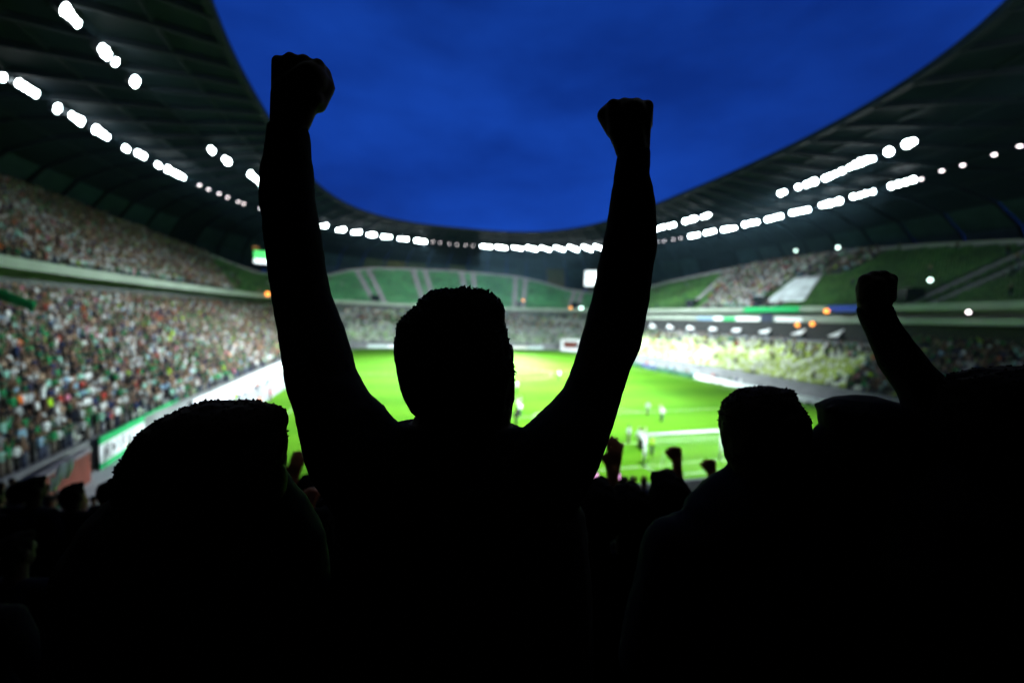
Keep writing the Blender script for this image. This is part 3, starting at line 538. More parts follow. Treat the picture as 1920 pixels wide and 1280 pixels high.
# ------------------------------------------------------------------ people in the stands (small in the picture)
def mini(pose):
    V = []; F = []; C = []
    def ring(c, rx, ry, n, col): V.extend([(c[0]+rx*math.cos(t), c[1]+ry*math.sin(t), c[2]) for t in np.arange(n)*2*PI/n+PI/n]); C.extend([col]*n)
    levels = [(0, .0, .15, .12, 3), (.0, .5, .14, .12, 3), (0, .88, .17, .13, 3), (0, .9, .175, .135, 2), (0, 1.15, .165, .125, 2), (0, 1.38, .2, .12, 2), (0, 1.45, .09, .08, 2), (.0, 1.47, .06, .06, 0), (.015, 1.55, .075, .085, 0), (.02, 1.63, .08, .098, 0), (.0, 1.66, .086, .1, 1), (-.01, 1.76, .06, .07, 1)]
    n = 6
    for y, z, rx, ry, col in levels: ring((0, y, z), rx, ry, n, col)
    for k in range(len(levels)-1):
        for i in range(n): F.append((k*n+i, k*n+(i+1) % n, (k+1)*n+(i+1) % n, (k+1)*n+i))
    F.append(tuple(range((len(levels)-1)*n, len(levels)*n))); F.append(tuple(range(n))[::-1])
    arms = {'down': [[(.2, 0, 1.38), (.26, .02, 1.1), (.25, .1, .85)], [(-.2, 0, 1.38), (-.26, .02, 1.1), (-.25, .1, .85)]], 'clap': [[(.2, 0, 1.38), (.25, .12, 1.15), (.04, .34, 1.28)], [(-.2, 0, 1.38), (-.25, .12, 1.15), (-.04, .34, 1.28)]],
            'up': [[(.2, 0, 1.38), (.3, .06, 1.62), (.25, .08, 1.9)], [(-.2, 0, 1.38), (-.3, .06, 1.62), (-.25, .08, 1.9)]], 'one': [[(.2, 0, 1.38), (.3, .1, 1.6), (.26, .14, 1.88)], [(-.2, 0, 1.38), (-.26, .02, 1.1), (-.24, .12, .88)]]}[pose]
    for A in arms:
        b = len(V); A = np.array(A)
        for k, (p, r) in enumerate(zip(A, (.06, .05, .045))):
            d = A[min(k+1, 2)]-A[max(k-1, 0)]; d = d/np.linalg.norm(d); u = np.cross(d, (0, 1, 0.01)); u /= np.linalg.norm(u); v = np.cross(d, u)
            for t in range(4): V.append(tuple(p+r*(math.cos(t*PI/2)*u+math.sin(t*PI/2)*v))); C.append(2 if k < 2 else 0)
        for k in range(2):
            for i in range(4): F.append((b+k*4+i, b+k*4+(i+1) % 4, b+k*4+4+(i+1) % 4, b+k*4+4+i))
        F.append((b+8, b+9, b+10, b+11))
    return np.array(V), F, np.array(C)
POSES = {k: mini(k) for k in ('down', 'clap', 'up', 'one')}
SHIRT = {'white': (.72, .74, .74), 'pale grey': (.42, .45, .46), 'green': (.015, .22, .075), 'dark green': (.012, .075, .04), 'black': (.015, .016, .018), 'navy': (.015, .03, .10), 'brown': (.13, .075, .05), 'light blue': (.25, .42, .55), 'red': (.42, .04, .03), 'pink': (.65, .22, .33), 'yellow': (.42, .75, .02), 'tan': (.36, .25, .17), 'mint': (.28, .55, .45), 'orange': (.75, .16, .03)}
CROWD_W = [('white', 9), ('pale grey', 7), ('green', 13), ('dark green', 13), ('black', 26), ('navy', 13), ('brown', 12), ('light blue', 5), ('red', 1.6), ('pink', .8), ('yellow', 1), ('tan', 4), ('mint', 4), ('orange', .5)]
cn_ = [c for c, _ in CROWD_W]; cw_ = np.array([x for _, x in CROWD_W], float); cw_ /= cw_.sum()
SKINS = np.array([(.30, .16, .11), (.25, .13, .08), (.36, .22, .16), (.18, .09, .055)]); HAIRS = np.array([(.02, .014, .01), (.06, .035, .02), (.22, .14, .06), (.01, .01, .01), (.3, .28, .26)]); TROUS = np.array([(.02, .025, .045), (.015, .015, .016), (.05, .06, .1), (.12, .1, .08)])
def inst_mesh(name, parts, matl):
    """one mesh from many placed copies; parts = [(V, F, C-per-vertex-colours(M,n,3), T(M,3), rot(M), scale(M))]"""
    VV = []; LI = []; LS = []; CC = []; base = 0
    for V, F, C, T, R_, Sx in parts:
        Mn = len(T)
        if Mn == 0: continue
        c, s = np.cos(R_), np.sin(R_); P = V[None]*Sx[:, None, None]
        X = P[..., 0]*c[:, None]-P[..., 1]*s[:, None]; Y = P[..., 0]*s[:, None]+P[..., 1]*c[:, None]
        VV.append(np.stack([X, Y, P[..., 2]], -1).reshape(-1, 3)+np.repeat(T, len(V), 0)); CC.append(C.reshape(-1, 3))
        fl = np.concatenate([np.array(f) for f in F]); ln = np.array([len(f) for f in F])
        LI.append((fl[None]+(np.arange(Mn)*len(V))[:, None]+base).ravel()); LS.append(np.tile(ln, Mn)); base += Mn*len(V)
    me = bpy.data.meshes.new(name)
    if base == 0: return me
    VV = np.concatenate(VV); LI = np.concatenate(LI); LS = np.concatenate(LS); CC = np.concatenate(CC)
    me.vertices.add(len(VV)); me.vertices.foreach_set('co', VV.astype(np.float32).ravel()); me.loops.add(len(LI)); me.loops.foreach_set('vertex_index', LI.astype(np.int32))
    me.polygons.add(len(LS)); me.polygons.foreach_set('loop_start', np.concatenate([[0], np.cumsum(LS)[:-1]]).astype(np.int32)); me.update(calc_edges=True)
    at = me.color_attributes.new('Col', 'FLOAT_COLOR', 'POINT'); at.data.foreach_set('color', np.c_[CC, np.ones(len(CC))].astype(np.float32).ravel()); me.materials.append(matl); return me
def row_points(ring, lo, hi, pitch_):
    t = np.radians(np.linspace(lo, hi, 1200)); P = cur(t, *ring); s = np.concatenate([[0], np.cumsum(np.linalg.norm(np.diff(P, axis=0), axis=1))]); q = np.arange(.3, s[-1], pitch_)
    ph2 = np.interp(q, s, t); P2 = cur(ph2, *ring); d = cur(ph2+1e-3, *ring)-cur(ph2-1e-3, *ring); d /= np.linalg.norm(d, axis=1)[:, None]
    nrm = np.stack([-d[:, 1], d[:, 0]], -1)     # towards the pitch
    return ph2, P2, nrm
people = {s: [] for s in SEC}; seats = {s: [] for s in SEC}
edge_k = [px_phi(1570+6.5*k, lower(k), zlow(k)+.5) for k in range(16)]
white_lo, white_hi = sorted((px_phi(1425, upper(2), 16.5), px_phi(1515, upper(2), 16.5)))
def near_aisle(s, p, w_=.013): return any(abs(p-q) < w_ for q in up_aisle[s])
for s in SEC:
    near = s == 'near'; NL = {'right': 15, 'near': 24}.get(s, 21)
    for k in range(NL+1):
        p_, P2, nm = row_points(ofs(low(s, k), .45), SEC[s][0]+.3, SEC[s][1]-.3, .54)
        z = zlow(k, near); deg = np.degrees(p_)
        for i in range(len(p_)):
            x, y = P2[i]
            aisle = (deg[i] % 7.5) < .55
            if aisle and not near: continue
            if near:
                d = math.hypot(x-CAM[0], y-CAM[1])
                if d < 9 and d > .9 and k < 15: seats[s].append((x-nm[i][0]*.18, y-nm[i][1]*.18, z, math.atan2(nm[i][1], nm[i][0])-PI/2, 2))
                if d < 6.6 or k > 16: continue
                pr = .9
            elif s == 'left': pr = .97
            elif s == 'far': pr = .8 if k > 9 else (.5 if k > 5 else .25); pr *= .8 if deg[i] > 100 else 1.0
            else:
                pr = .93 if p_[i] < edge_k[k] else (0 if k > 12 else (.5 if k > 10 else (.28 if k > 8 else (.06 if k > 6 else .02))))
                if k > 12 and p_[i] > edge_k[k]: continue
            if rng.random() < pr: people[s].append((x, y, z, math.atan2(nm[i][1], nm[i][0])-PI/2, 0))
            elif not near: seats[s].append((x, y, z, math.atan2(nm[i][1], nm[i][0])-PI/2, 0))
    if near: continue
    for k in range(0, 33):
        z = 15.0+.5*k; p_, P2, nm = row_points(ofs(upper(k), .42), SEC[s][0]+.3, SEC[s][1]-.3, .54); zr = zrim(p_); deg = np.degrees(p_)
        for i in range(len(p_)):
            if zr[i] < z+.6 or near_aisle(s, p_[i]): continue
            pr = 0
            if s == 'left': pr = .95 if deg[i] > 157-k*.45 else .03
            elif s == 'far': pr = .01
            else: pr = .88 if -12-k*.15 < deg[i] < 12+k*.28-1.5 else .015
            if s == 'right' and 2 <= k <= 14 and white_lo-.01 < p_[i]-.0 < white_hi+.02+k*.000: pr = 0
            if rng.random() < pr: people[s].append((*P2[i], z, math.atan2(nm[i][1], nm[i][0])-PI/2, 1))
            else: seats[s].append((*P2[i], z, math.atan2(nm[i][1], nm[i][0])-PI/2, 1))
# nearest individuals of the left stand
pl = np.array([q[:3] for q in people['left']]); Q = proj(pl+np.array([0, 0, 1.2])); vis = (Q[:, 2] > 3) & (Q[:, 0] > 5) & (Q[:, 0] < 505) & (Q[:, 1] > 380) & (Q[:, 1] < 860)
order = np.argsort(np.where(vis, Q[:, 2], 1e9))[:140]; chosen = set(int(i) for i in order if vis[i])
def pose_of(): return rng.choices(['down', 'clap', 'up', 'one'], [6, 3, 1.4, 1.2])[0]
mini_cache = {}
def mini_mesh(pose, cname, sk):
    key = (pose, cname, sk)
    if key not in mini_cache:
        V, F, C = POSES[pose]; pal = np.array([SKINS[sk % 4], HAIRS[sk % 4], SHIRT[cname], TROUS[sk % 4]])
        mini_cache[key] = inst_mesh('person', [(V, F, pal[C][None], np.zeros((1, 3)), np.zeros(1), np.ones(1))], PEOPLE)
    return mini_cache[key]
def person(loc, rz, pose, cname, label, group=None, sc=1.0, sk=None):
    o = link('person', mini_mesh(pose, cname, rng.randrange(4) if sk is None else sk), None, None, loc, rz, label=label, cat='person', group=group); o.scale = (sc,)*3; return o
pose_words = {'down': 'with arms down', 'clap': 'clapping', 'up': 'with both arms raised', 'one': 'with one arm raised'}
for s in SEC:
    rec = {k: [[], [], [], []] for k in POSES}
    for i, (x, y, z, rz, tier) in enumerate(people[s]):
        ps = pose_of() if s != 'near' else 'down'; nv = mnoise.noise(Vector((x*.09, y*.09, z*.16+(7 if s == 'far' else 0)))); ww = cw_*np.where(np.isin(cn_, ('white', 'mint', 'pale grey')), math.exp(2.4*nv), 1)*np.where(np.isin(cn_, ('green', 'dark green')), math.exp(-1.6*nv), 1); cn = str(nr.choice(cn_, p=ww/ww.sum())); sc = rng.uniform(.9, 1.06); rz2 = rz+rng.uniform(-.35, .35); x += rng.uniform(-.09, .09); y += rng.uniform(-.09, .09)
        if s == 'near':
            tq = proj(np.array([x, y, z+1.77*sc]))
            if 1080 < tq[0] < 1420 and tq[1] < 893:
                sc -= (893-tq[1])*tq[2]/FPX/1.77
                if sc < .78: continue
        if s == 'near': cn = rng.choice(['black', 'navy', 'black', 'dark green', 'brown', 'black', 'navy', 'green'])
        if s == 'far' and z < 7 and rng.random() < .6: cn = rng.choice(['white', 'mint', 'pale grey'])
        if s == 'left' and i in chosen:
            qx, qy, _ = proj(np.array([x, y, z+1.2])); xz = 'by the left picture edge' if qx < 70 else 'left of the green banner' if qx < 190 else 'above the green banner' if qx < 330 else 'above the dark head'; rz_ = 'lowest' if z < 4.2 else 'middle' if z < 7 else 'upper' if z < 9.6 else 'highest'
            person((x, y, z), rz2, ps, cn, f'{cn} topped spectator {pose_words[ps]}, {rz_} rows, {xz}', 'spectators in the packed left stand', sc); continue
        V, F, C = POSES[ps]; pal = np.array([SKINS[rng.randrange(4)], HAIRS[rng.randrange(5)], np.array(SHIRT[cn])*rng.uniform(.4, .95), TROUS[rng.randrange(4)]])
        r = rec[ps]; r[0].append(np.clip(pal, 0, .85)[C]); r[1].append((x, y, z)); r[2].append(rz2); r[3].append(sc)
    parts = [(POSES[k][0], POSES[k][1], np.array(r[0]), np.array(r[1]), np.array(r[2]), np.array(r[3])) for k, r in rec.items() if r[0]]
    link('crowd', inst_mesh('crowd', parts, PEOPLE), None, None, kind='stuff', label={'left': 'dense mixed crowd filling both tiers of the left stand', 'far': 'scattered crowd in the lower tier behind the far goal', 'right': 'crowd in the right stand around the empty seats', 'near': 'dark crowd packed on the near terrace below the camera'}[s], cat='crowd')
# seats
sv = MB(); sv.box((0, .02, .42), (.21, .2, .03)); sv.box((0, -.2, .62), (.21, .03, .2)); sv.box((0, -.1, .2), (.04, .06, .19)); SV = np.array(sv.v); SF = sv.f
for s in SEC:
    q = seats[s]
    if not q: continue
    T = np.array([(x, y, z) for x, y, z, r, t in q]); R_ = np.array([r for *_, r, t in q]); tier = np.array([t for *_, t in q])
    up = np.array([(.035, .15, .06), (.05, .18, .07), (.065, .21, .08), (.04, .17, .075)])*(1.25 if s == 'far' else np.array([1.0, .72, .42])); lowc = np.array([(.42, .54, .09), (.74, .80, .58), (.46, .57, .13), (.78, .81, .70)]) if s == 'right' else np.array([(.2, .38, .10), (.5, .6, .45), (.66, .7, .6), (.3, .45, .2)])  # right lower seats paled from green, strong floodlighting put into their colour
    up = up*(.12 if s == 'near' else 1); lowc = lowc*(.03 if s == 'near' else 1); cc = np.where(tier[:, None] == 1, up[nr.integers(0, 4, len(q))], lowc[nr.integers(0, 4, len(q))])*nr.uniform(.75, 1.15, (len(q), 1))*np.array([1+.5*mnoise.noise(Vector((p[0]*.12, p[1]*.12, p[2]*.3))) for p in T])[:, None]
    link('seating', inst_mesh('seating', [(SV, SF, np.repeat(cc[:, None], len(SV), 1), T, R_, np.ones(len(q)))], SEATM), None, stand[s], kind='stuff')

c = W(28, 562, 34); b = MB(); V = []
for i in range(9):
    for j in range(3): V.append(c+_R*(i-4)*.42-_U*((j-1)*.45+(i-4)*.16)+_F*.12*math.sin(i*1.1+j))
b.add(V, [(3*i+j, 3*i+j+1, 3*i+4+j, 3*i+3+j) for i in range(8) for j in range(2)]); fl = b.build('flag', GREENB, None, True, label='dark green flag held over the crowd at the left picture edge', cat='flag'); fl.modifiers.new('t', 'SOLIDIFY').thickness = .02
# ------------------------------------------------------------------ players and stewards
def on_pitch(px, py, pose, cn, rz, label, sc=1.0, group=None):
    p = at_z(px, py, 0.01); return person(p, rz, pose, cn, label, group, sc)
on_pitch(1214, 778, 'down', 'pale grey', 2.5, 'player in grey-white shirt left of the white-shirted one, mid penalty area')
on_pitch(1240, 790, 'one', 'white', 3.0, 'tall player all in white upfield of the goal', 1.08)
on_pitch(1178, 830, 'down', 'pale grey', 3.4, 'player in pale shirt and dark shorts left of the goal')
on_pitch(1202, 843, 'up', 'white', 3.0, 'player in white standing against the left goalpost', 1.12)
on_pitch(1198, 840, 'down', 'white', 2.6, 'second white player just behind the one at the left goalpost', 1.08)
on_pitch(1222, 852, 'down', 'yellow', 0.2, 'goalkeeper in yellow standing inside the near goal')
on_pitch(1048, 712, 'down', 'white', 2.2, 'distant white-shirted player right of the fan head near the right arm', 1.1)
on_pitch(968, 736, 'down', 'white', 2.2, 'small white player beside the right side of the fan head', 1.1)
on_pitch(971, 775, 'up', 'white', 3.1, 'larger white player partly hidden by the fan neck', 1.1)
on_pitch(974, 781, 'one', 'white', 3.4, 'white player overlapping the one by the fan neck', 1.05)
on_pitch(967, 797, 'down', 'black', 3.1, 'referee in black below the white players by the fan neck')
for x, y, cn, l in ((483, 733, 'orange', 'steward in orange bib on the grey path, left side'), (499, 722, 'yellow', 'steward in yellow bib in front of the white boards'), (441, 760, 'yellow', 'yellow-bibbed steward just above the capped dark head'), (526, 694, 'red', 'steward in red beside the left forearm'), (487, 768, 'orange', 'orange steward at the pitch edge above the dark head'), (507, 752, 'red', 'steward in red top by the touchline, left side'), (171, 880, 'yellow', 'steward in yellow vest at the left end of the green banner'), (247, 872, 'yellow', 'steward in yellow vest in front of the green banner')):
    on_pitch(x, y, 'down', cn, 1.5, l)
bx = [(1212, 700, 'red'), (1222, 702, 'pale grey'), (1250, 708, 'navy'), (1258, 709, 'light blue'), (1263, 711, 'navy'), (1288, 714, 'brown'), (1300, 717, 'light blue'), (1306, 718, 'pale grey'), (1335, 726, 'red'), (1342, 728, 'navy'), (1380, 740, 'navy'), (1386, 741, 'white'), (1368, 735, 'dark green')]
for i, (x, y, cn) in enumerate(bx):
    p = at_z(x, y, 0); p[0] = 38.3 if p[0] < 60 else 38.3; r = ray(x, y); t = (38.3-CAM[0])/r[0]; p = CAM+r*t; p[2] = 0
    person(p, PI/2, 'down', cn, f'{ordinal(i+1)} person standing by the right boards from the far end, in {cn}', 'people along the right touchline')

# ------------------------------------------------------------------ fans close to the camera
def ik(S_, Wt, l1, l2, hint):
    S_ = np.array(S_, float); Wt = np.array(Wt, float); d = Wt-S_; L_ = np.linalg.norm(d); L2 = min(L_, (l1+l2)*.995); d /= L_; Wt = S_+d*L2; a = (l1*l1-l2*l2+L2*L2)/(2*L2); h = math.sqrt(max(0, l1*l1-a*a)); hv = np.array(hint, float); hv -= d*(hv@d); hv /= np.linalg.norm(hv); return S_+d*a+hv*h, Wt
def hand(mb, Wr, dirv, palm, fist, sc=1.0):
    dirv = np.array(dirv, float); dirv /= np.linalg.norm(dirv); palm = np.array(palm, float); palm -= dirv*(palm@dirv); palm /= np.linalg.norm(palm); side = np.cross(dirv, palm)
    for i, o in enumerate((-.03, -.01, .01, .03)):
        kn = Wr+dirv*.095*sc+side*o*sc-dirv*abs(o)*.3; mb.capsule(Wr+side*o*.55, kn, .019*sc, .0135*sc)
        Ls = (.75, .95, 1.0, .9)[i]*sc
        if fist: a = kn+palm*.036*Ls; b_ = a-dirv*.03*Ls; mb.capsule(kn, a, .0125*sc, .0115*sc); mb.capsule(a, b_, .0115*sc, .0105*sc); mb.capsule(b_, b_-palm*.02, .0105*sc, .0095*sc)
        else: a = kn+dirv*.042*Ls+palm*.008+side*o*.25; b_ = a+dirv*.036*Ls+palm*.016+side*o*.2; mb.capsule(kn, a, .0115*sc, .0105*sc); mb.capsule(a, b_, .0105*sc, .0085*sc)
    th = Wr+dirv*.03-side*-.032*sc; t2 = th+side*.03*sc+dirv*.035*sc+palm*.015; t3 = (t2+palm*.02-side*.03*sc+dirv*.012) if fist else (t2+side*.012+dirv*.032*sc+palm*.008); mb.capsule(th, t2, .0165*sc, .0135*sc); mb.capsule(t2, t3, .0125*sc, .0105*sc)
def body_prims(H, lw, rw, lfist, rfist, infl=0.0, what='body', sleeve=.9):
    k = H/1.75; mb = MB(); i = infl
    def p(*a): return np.array(a)*k
    if what in ('body', 'trousers'):
        for s in (-1, 1):
            mb.capsule(p(.09*s, 0, .93), p(.1*s, .02, .5), .085*k+i, .058*k+i); mb.capsule(p(.1*s, .02, .5), p(.1*s, -.01, .1), .056*k+i, .042*k+i*2)
            if what == 'body': mb.capsule(p(.1*s, -.04, .05), p(.11*s, .15, .045), .045*k, .04*k)
        mb.capsule(p(-.07, 0, .96), p(.07, 0, .96), .115*k+i)
    if what in ('body', 'shirt'):
        mb.capsule(p(0, 0, 1.0), p(0, 0, 1.28), .125*k+i, .14*k+i); mb.capsule(p(-.08, 0, 1.0), p(-.1, 0, 1.34), .095*k+i, .105*k+i); mb.capsule(p(.08, 0, 1.0), p(.1, 0, 1.34), .095*k+i, .105*k+i); mb.capsule(p(-.16, 0, 1.41), p(.16, 0, 1.41), .06*k+i)
        for s, wr, fist in ((-1, lw, lfist), (1, rw, rfist)):
            Sh = p(.19*s, 0, 1.42); wt = np.array(wr)*k; el, wt = ik(Sh, wt, .29*k, .265*k, (.8*s, -.15, -.55)); mb.capsule(Sh, el, .054*k+i, .043*k+i)
            cut = 1.0 if what == 'body' else sleeve; mb.capsule(el, el+(wt-el)*cut, .042*k+i, .029*k+i)
            if what == 'body': hand(mb, wt, wt-el, (0, 1, 0) if wt[2] > Sh[2] else (-s, .2, 0), fist, k)
    if what == 'body':
        mb.capsule(p(0, -.01, 1.4), p(0, .015, 1.55), .058*k, .054*k); mb.ellipsoid(p(0, .01, 1.655), p(.074, .094, .11)); mb.ellipsoid(p(0, .045, 1.59), p(.055, .06, .06)); mb.capsule(p(0, .1, 1.655), p(0, .118, 1.63), .011*k, .016*k)
        for s in (-1, 1): mb.ellipsoid(p(.077*s, 0, 1.645), p(.012, .024, .034)); mb.ellipsoid(p(.03*s, .094, 1.668), p(.016, .012, .009))
        mb.capsule(p(-.022, .096, 1.585), p(.022, .096, 1.585), .009*k)
    if what == 'hair': mb.ellipsoid(p(0, -.012, 1.685), p(.084, .1, .094)); mb.ellipsoid(p(0, -.045, 1.64), p(.074, .062, .09)); mb.ellipsoid(p(0, .05, 1.735), p(.06, .05, .04))
    return mb
def fan_kit(lw, rw, lf, rf, H=1.75, vox=.012, sleeve=.9):
    return {'body': remesh(body_prims(H, lw, rw, lf, rf), 'person', vox*.8, 3), 'shirt': remesh(body_prims(H, lw, rw, lf, rf, .010, 'shirt', sleeve), 'shirt', vox, 3), 'trousers': remesh(body_prims(H, lw, rw, lf, rf, .010, 'trousers'), 'trousers', vox*1.4, 3), 'hair': ruffle(remesh(body_prims(H, lw, rw, lf, rf, 0, 'hair'), 'hair', vox*.7, 2), .012, 22, lw[0]*9)}
KITS = [fan_kit((-.27, .06, .9), (.27, .06, .9), False, False), fan_kit((-.27, .1, .92), (.3, .14, 1.93), False, True), fan_kit((-.3, .1, 1.92), (.3, .1, 1.92), True, True), fan_kit((-.05, .34, 1.3), (.05, .34, 1.3), False, False), fan_kit((-.36, .16, 1.86), (.25, .2, .95), False, False)]
BARE = [fan_kit((-.27, .1, .92), (.3, .14, 1.93), False, True, sleeve=.02), fan_kit((-.36, .16, 1.86), (.25, .2, .95), False, False, sleeve=.02), fan_kit((-.3, .1, 1.92), (.3, .1, 1.92), True, True, sleeve=.02)]
def add_fan(loc, rz, kit, label, mats, H=1.75, group=None):
    """skin, shirt, trousers, hair"""
    def cp(nm, me, m, parent=None):
        o = bpy.data.objects.new(nm, me); COL.objects.link(o); 
        if len(me.materials) == 0: me.materials.append(m)
        o.material_slots[0].link = 'OBJECT'; o.material_slots[0].material = m
        if parent is not None: o.parent = parent
        return o
    b = cp('person', kit['body'], mats[0]); tag(b, label, 'person', group); b.location = [float(v) for v in loc]; b.rotation_euler = (0, 0, rz); s = H/1.75; b.scale = (s, s, s)
    for nm, m in (('shirt', mats[1]), ('trousers', mats[2]), ('hair', mats[3])): cp(nm, kit[nm], m, b)
    return b
# --- the cheering fan in the middle: silhouette measured from the photograph
EX, EY, EZ = _R, _U, _F           # across, up and along the line of sight
def edge_rings(pairs, deps, kd, sc=1.0):
    R_ = []
    for (l, r), d in zip(pairs, deps):
        a = W(*l, d); b = W(*r, d); c = (a+b)/2; u = (b-a)/2*sc; R_.append((c, u, EZ*np.linalg.norm(u)*kd))
    return R_
def px_cap(mb, p, q, d0, d1, r0, r1=None): mb.capsule(W(*p, d0), W(*q, d1), r0*d0/FPX, (r0 if r1 is None else r1)*d1/FPX)
def to_local(mb, base): mb.v = [tuple(np.array(v)-base) for v in mb.v]; return mb
def add_raw(me, mb):
    bm = bmesh.new(); bm.from_mesh(me); t_ = mb.mesh('t'); bm.from_mesh(t_); bm.to_mesh(me); bm.free(); bpy.data.meshes.remove(t_); return me
def strands(me, n, ln, seed=1, up=-.5):
    """short tapered locks rooted on a hair mesh"""
    q = random.Random(seed); mb = MB(); N_ = len(me.vertices)
    for _ in range(n):
        v = me.vertices[q.randrange(N_)]; p = np.array(v.co); nn = np.array(v.normal)
        if nn@EY < up: continue
        lump = .5+mnoise.noise(Vector((float(p[0])*22+seed, float(p[1])*22, float(p[2])*22)))
        t = np.cross(nn, np.array([q.gauss(0, 1), q.gauss(0, 1), q.gauss(0, 1)])); t /= np.linalg.norm(t)+1e-9; d = nn*.35+t*q.uniform(.3, 1.0)+EY*.15; d /= np.linalg.norm(d); l = ln*q.uniform(.5, 1.2)*max(.3, lump+.4)
        mid = p+d*l*.5+nn*l*.12; mb.bar(p-nn*.004, mid, q.uniform(.0022, .0042), 4, .0016); mb.bar(mid, p+d*l-nn*l*.05, .0016, 4, .0003)
    return mb
LA = [((506, 240), (578, 240)), ((499, 290), (580, 296)), ((494, 345), (587, 341)), ((493.5, 395), (591, 399)), ((500, 441), (599, 446)), ((507, 490), (605, 497)), ((516, 553), (616, 546)), ((524, 606), (634, 590)), ((533, 659), (652, 642)), ((542, 713), (664, 692)), ((556, 765), (694, 742)), ((573, 822), (732, 786)), ((592, 890), (790, 830)), ((640, 960), (830, 880))]
LD = [.745, .75, .76, .77, .78, .79, .80, .80, .79, .78, .76, .74, .73, .72]
RAm = [((1156, 292), (1218, 284)), ((1152, 339), (1219, 333)), ((1142, 385), (1228, 392)), ((1132, 459), (1229, 464)), ((1119, 508), (1222, 515)), ((1109, 570), (1217, 563)), ((1094, 618), (1206, 619)), ((1077, 677), (1191, 668)), ((1056, 728), (1173, 712)), ((1026, 762), (1160, 757)), ((992, 794), (1145, 806)), ((940, 830), (1122, 870)), ((900, 880), (1080, 950))]
RD = [.745, .75, .765, .78, .79, .80, .80, .79, .78, .76, .74, .73, .72]
base = np.array([*W(862, 700, .74)[:2], zlow(15, True)])
def fist(mb, kn, wrist, wr_half, d, thumb, palm_lo):
    wx, wy = wrist
    for (kx, ky), f in zip(kn, (.85, 1, 1, .9)):
        px_cap(mb, (wx+(kx-wx)*.45, wy+(ky-wy)*.1), (kx, ky), d, d, 17, 13)
        px_cap(mb, (kx, ky), (kx, ky+3), d, d+.042*f, 12.5, 12); px_cap(mb, (kx, ky+3), (kx, ky+34), d+.042*f, d+.046*f, 12, 11); px_cap(mb, (kx, ky+34), (kx, ky+32), d+.046*f, d+.02, 11, 10)
    for (a, b, r0, r1, dz) in thumb: px_cap(mb, a, b, d+dz, d+dz+.006, r0, r1)
    for (a, b, r0, r1) in palm_lo: px_cap(mb, a, b, d, d, r0, r1)
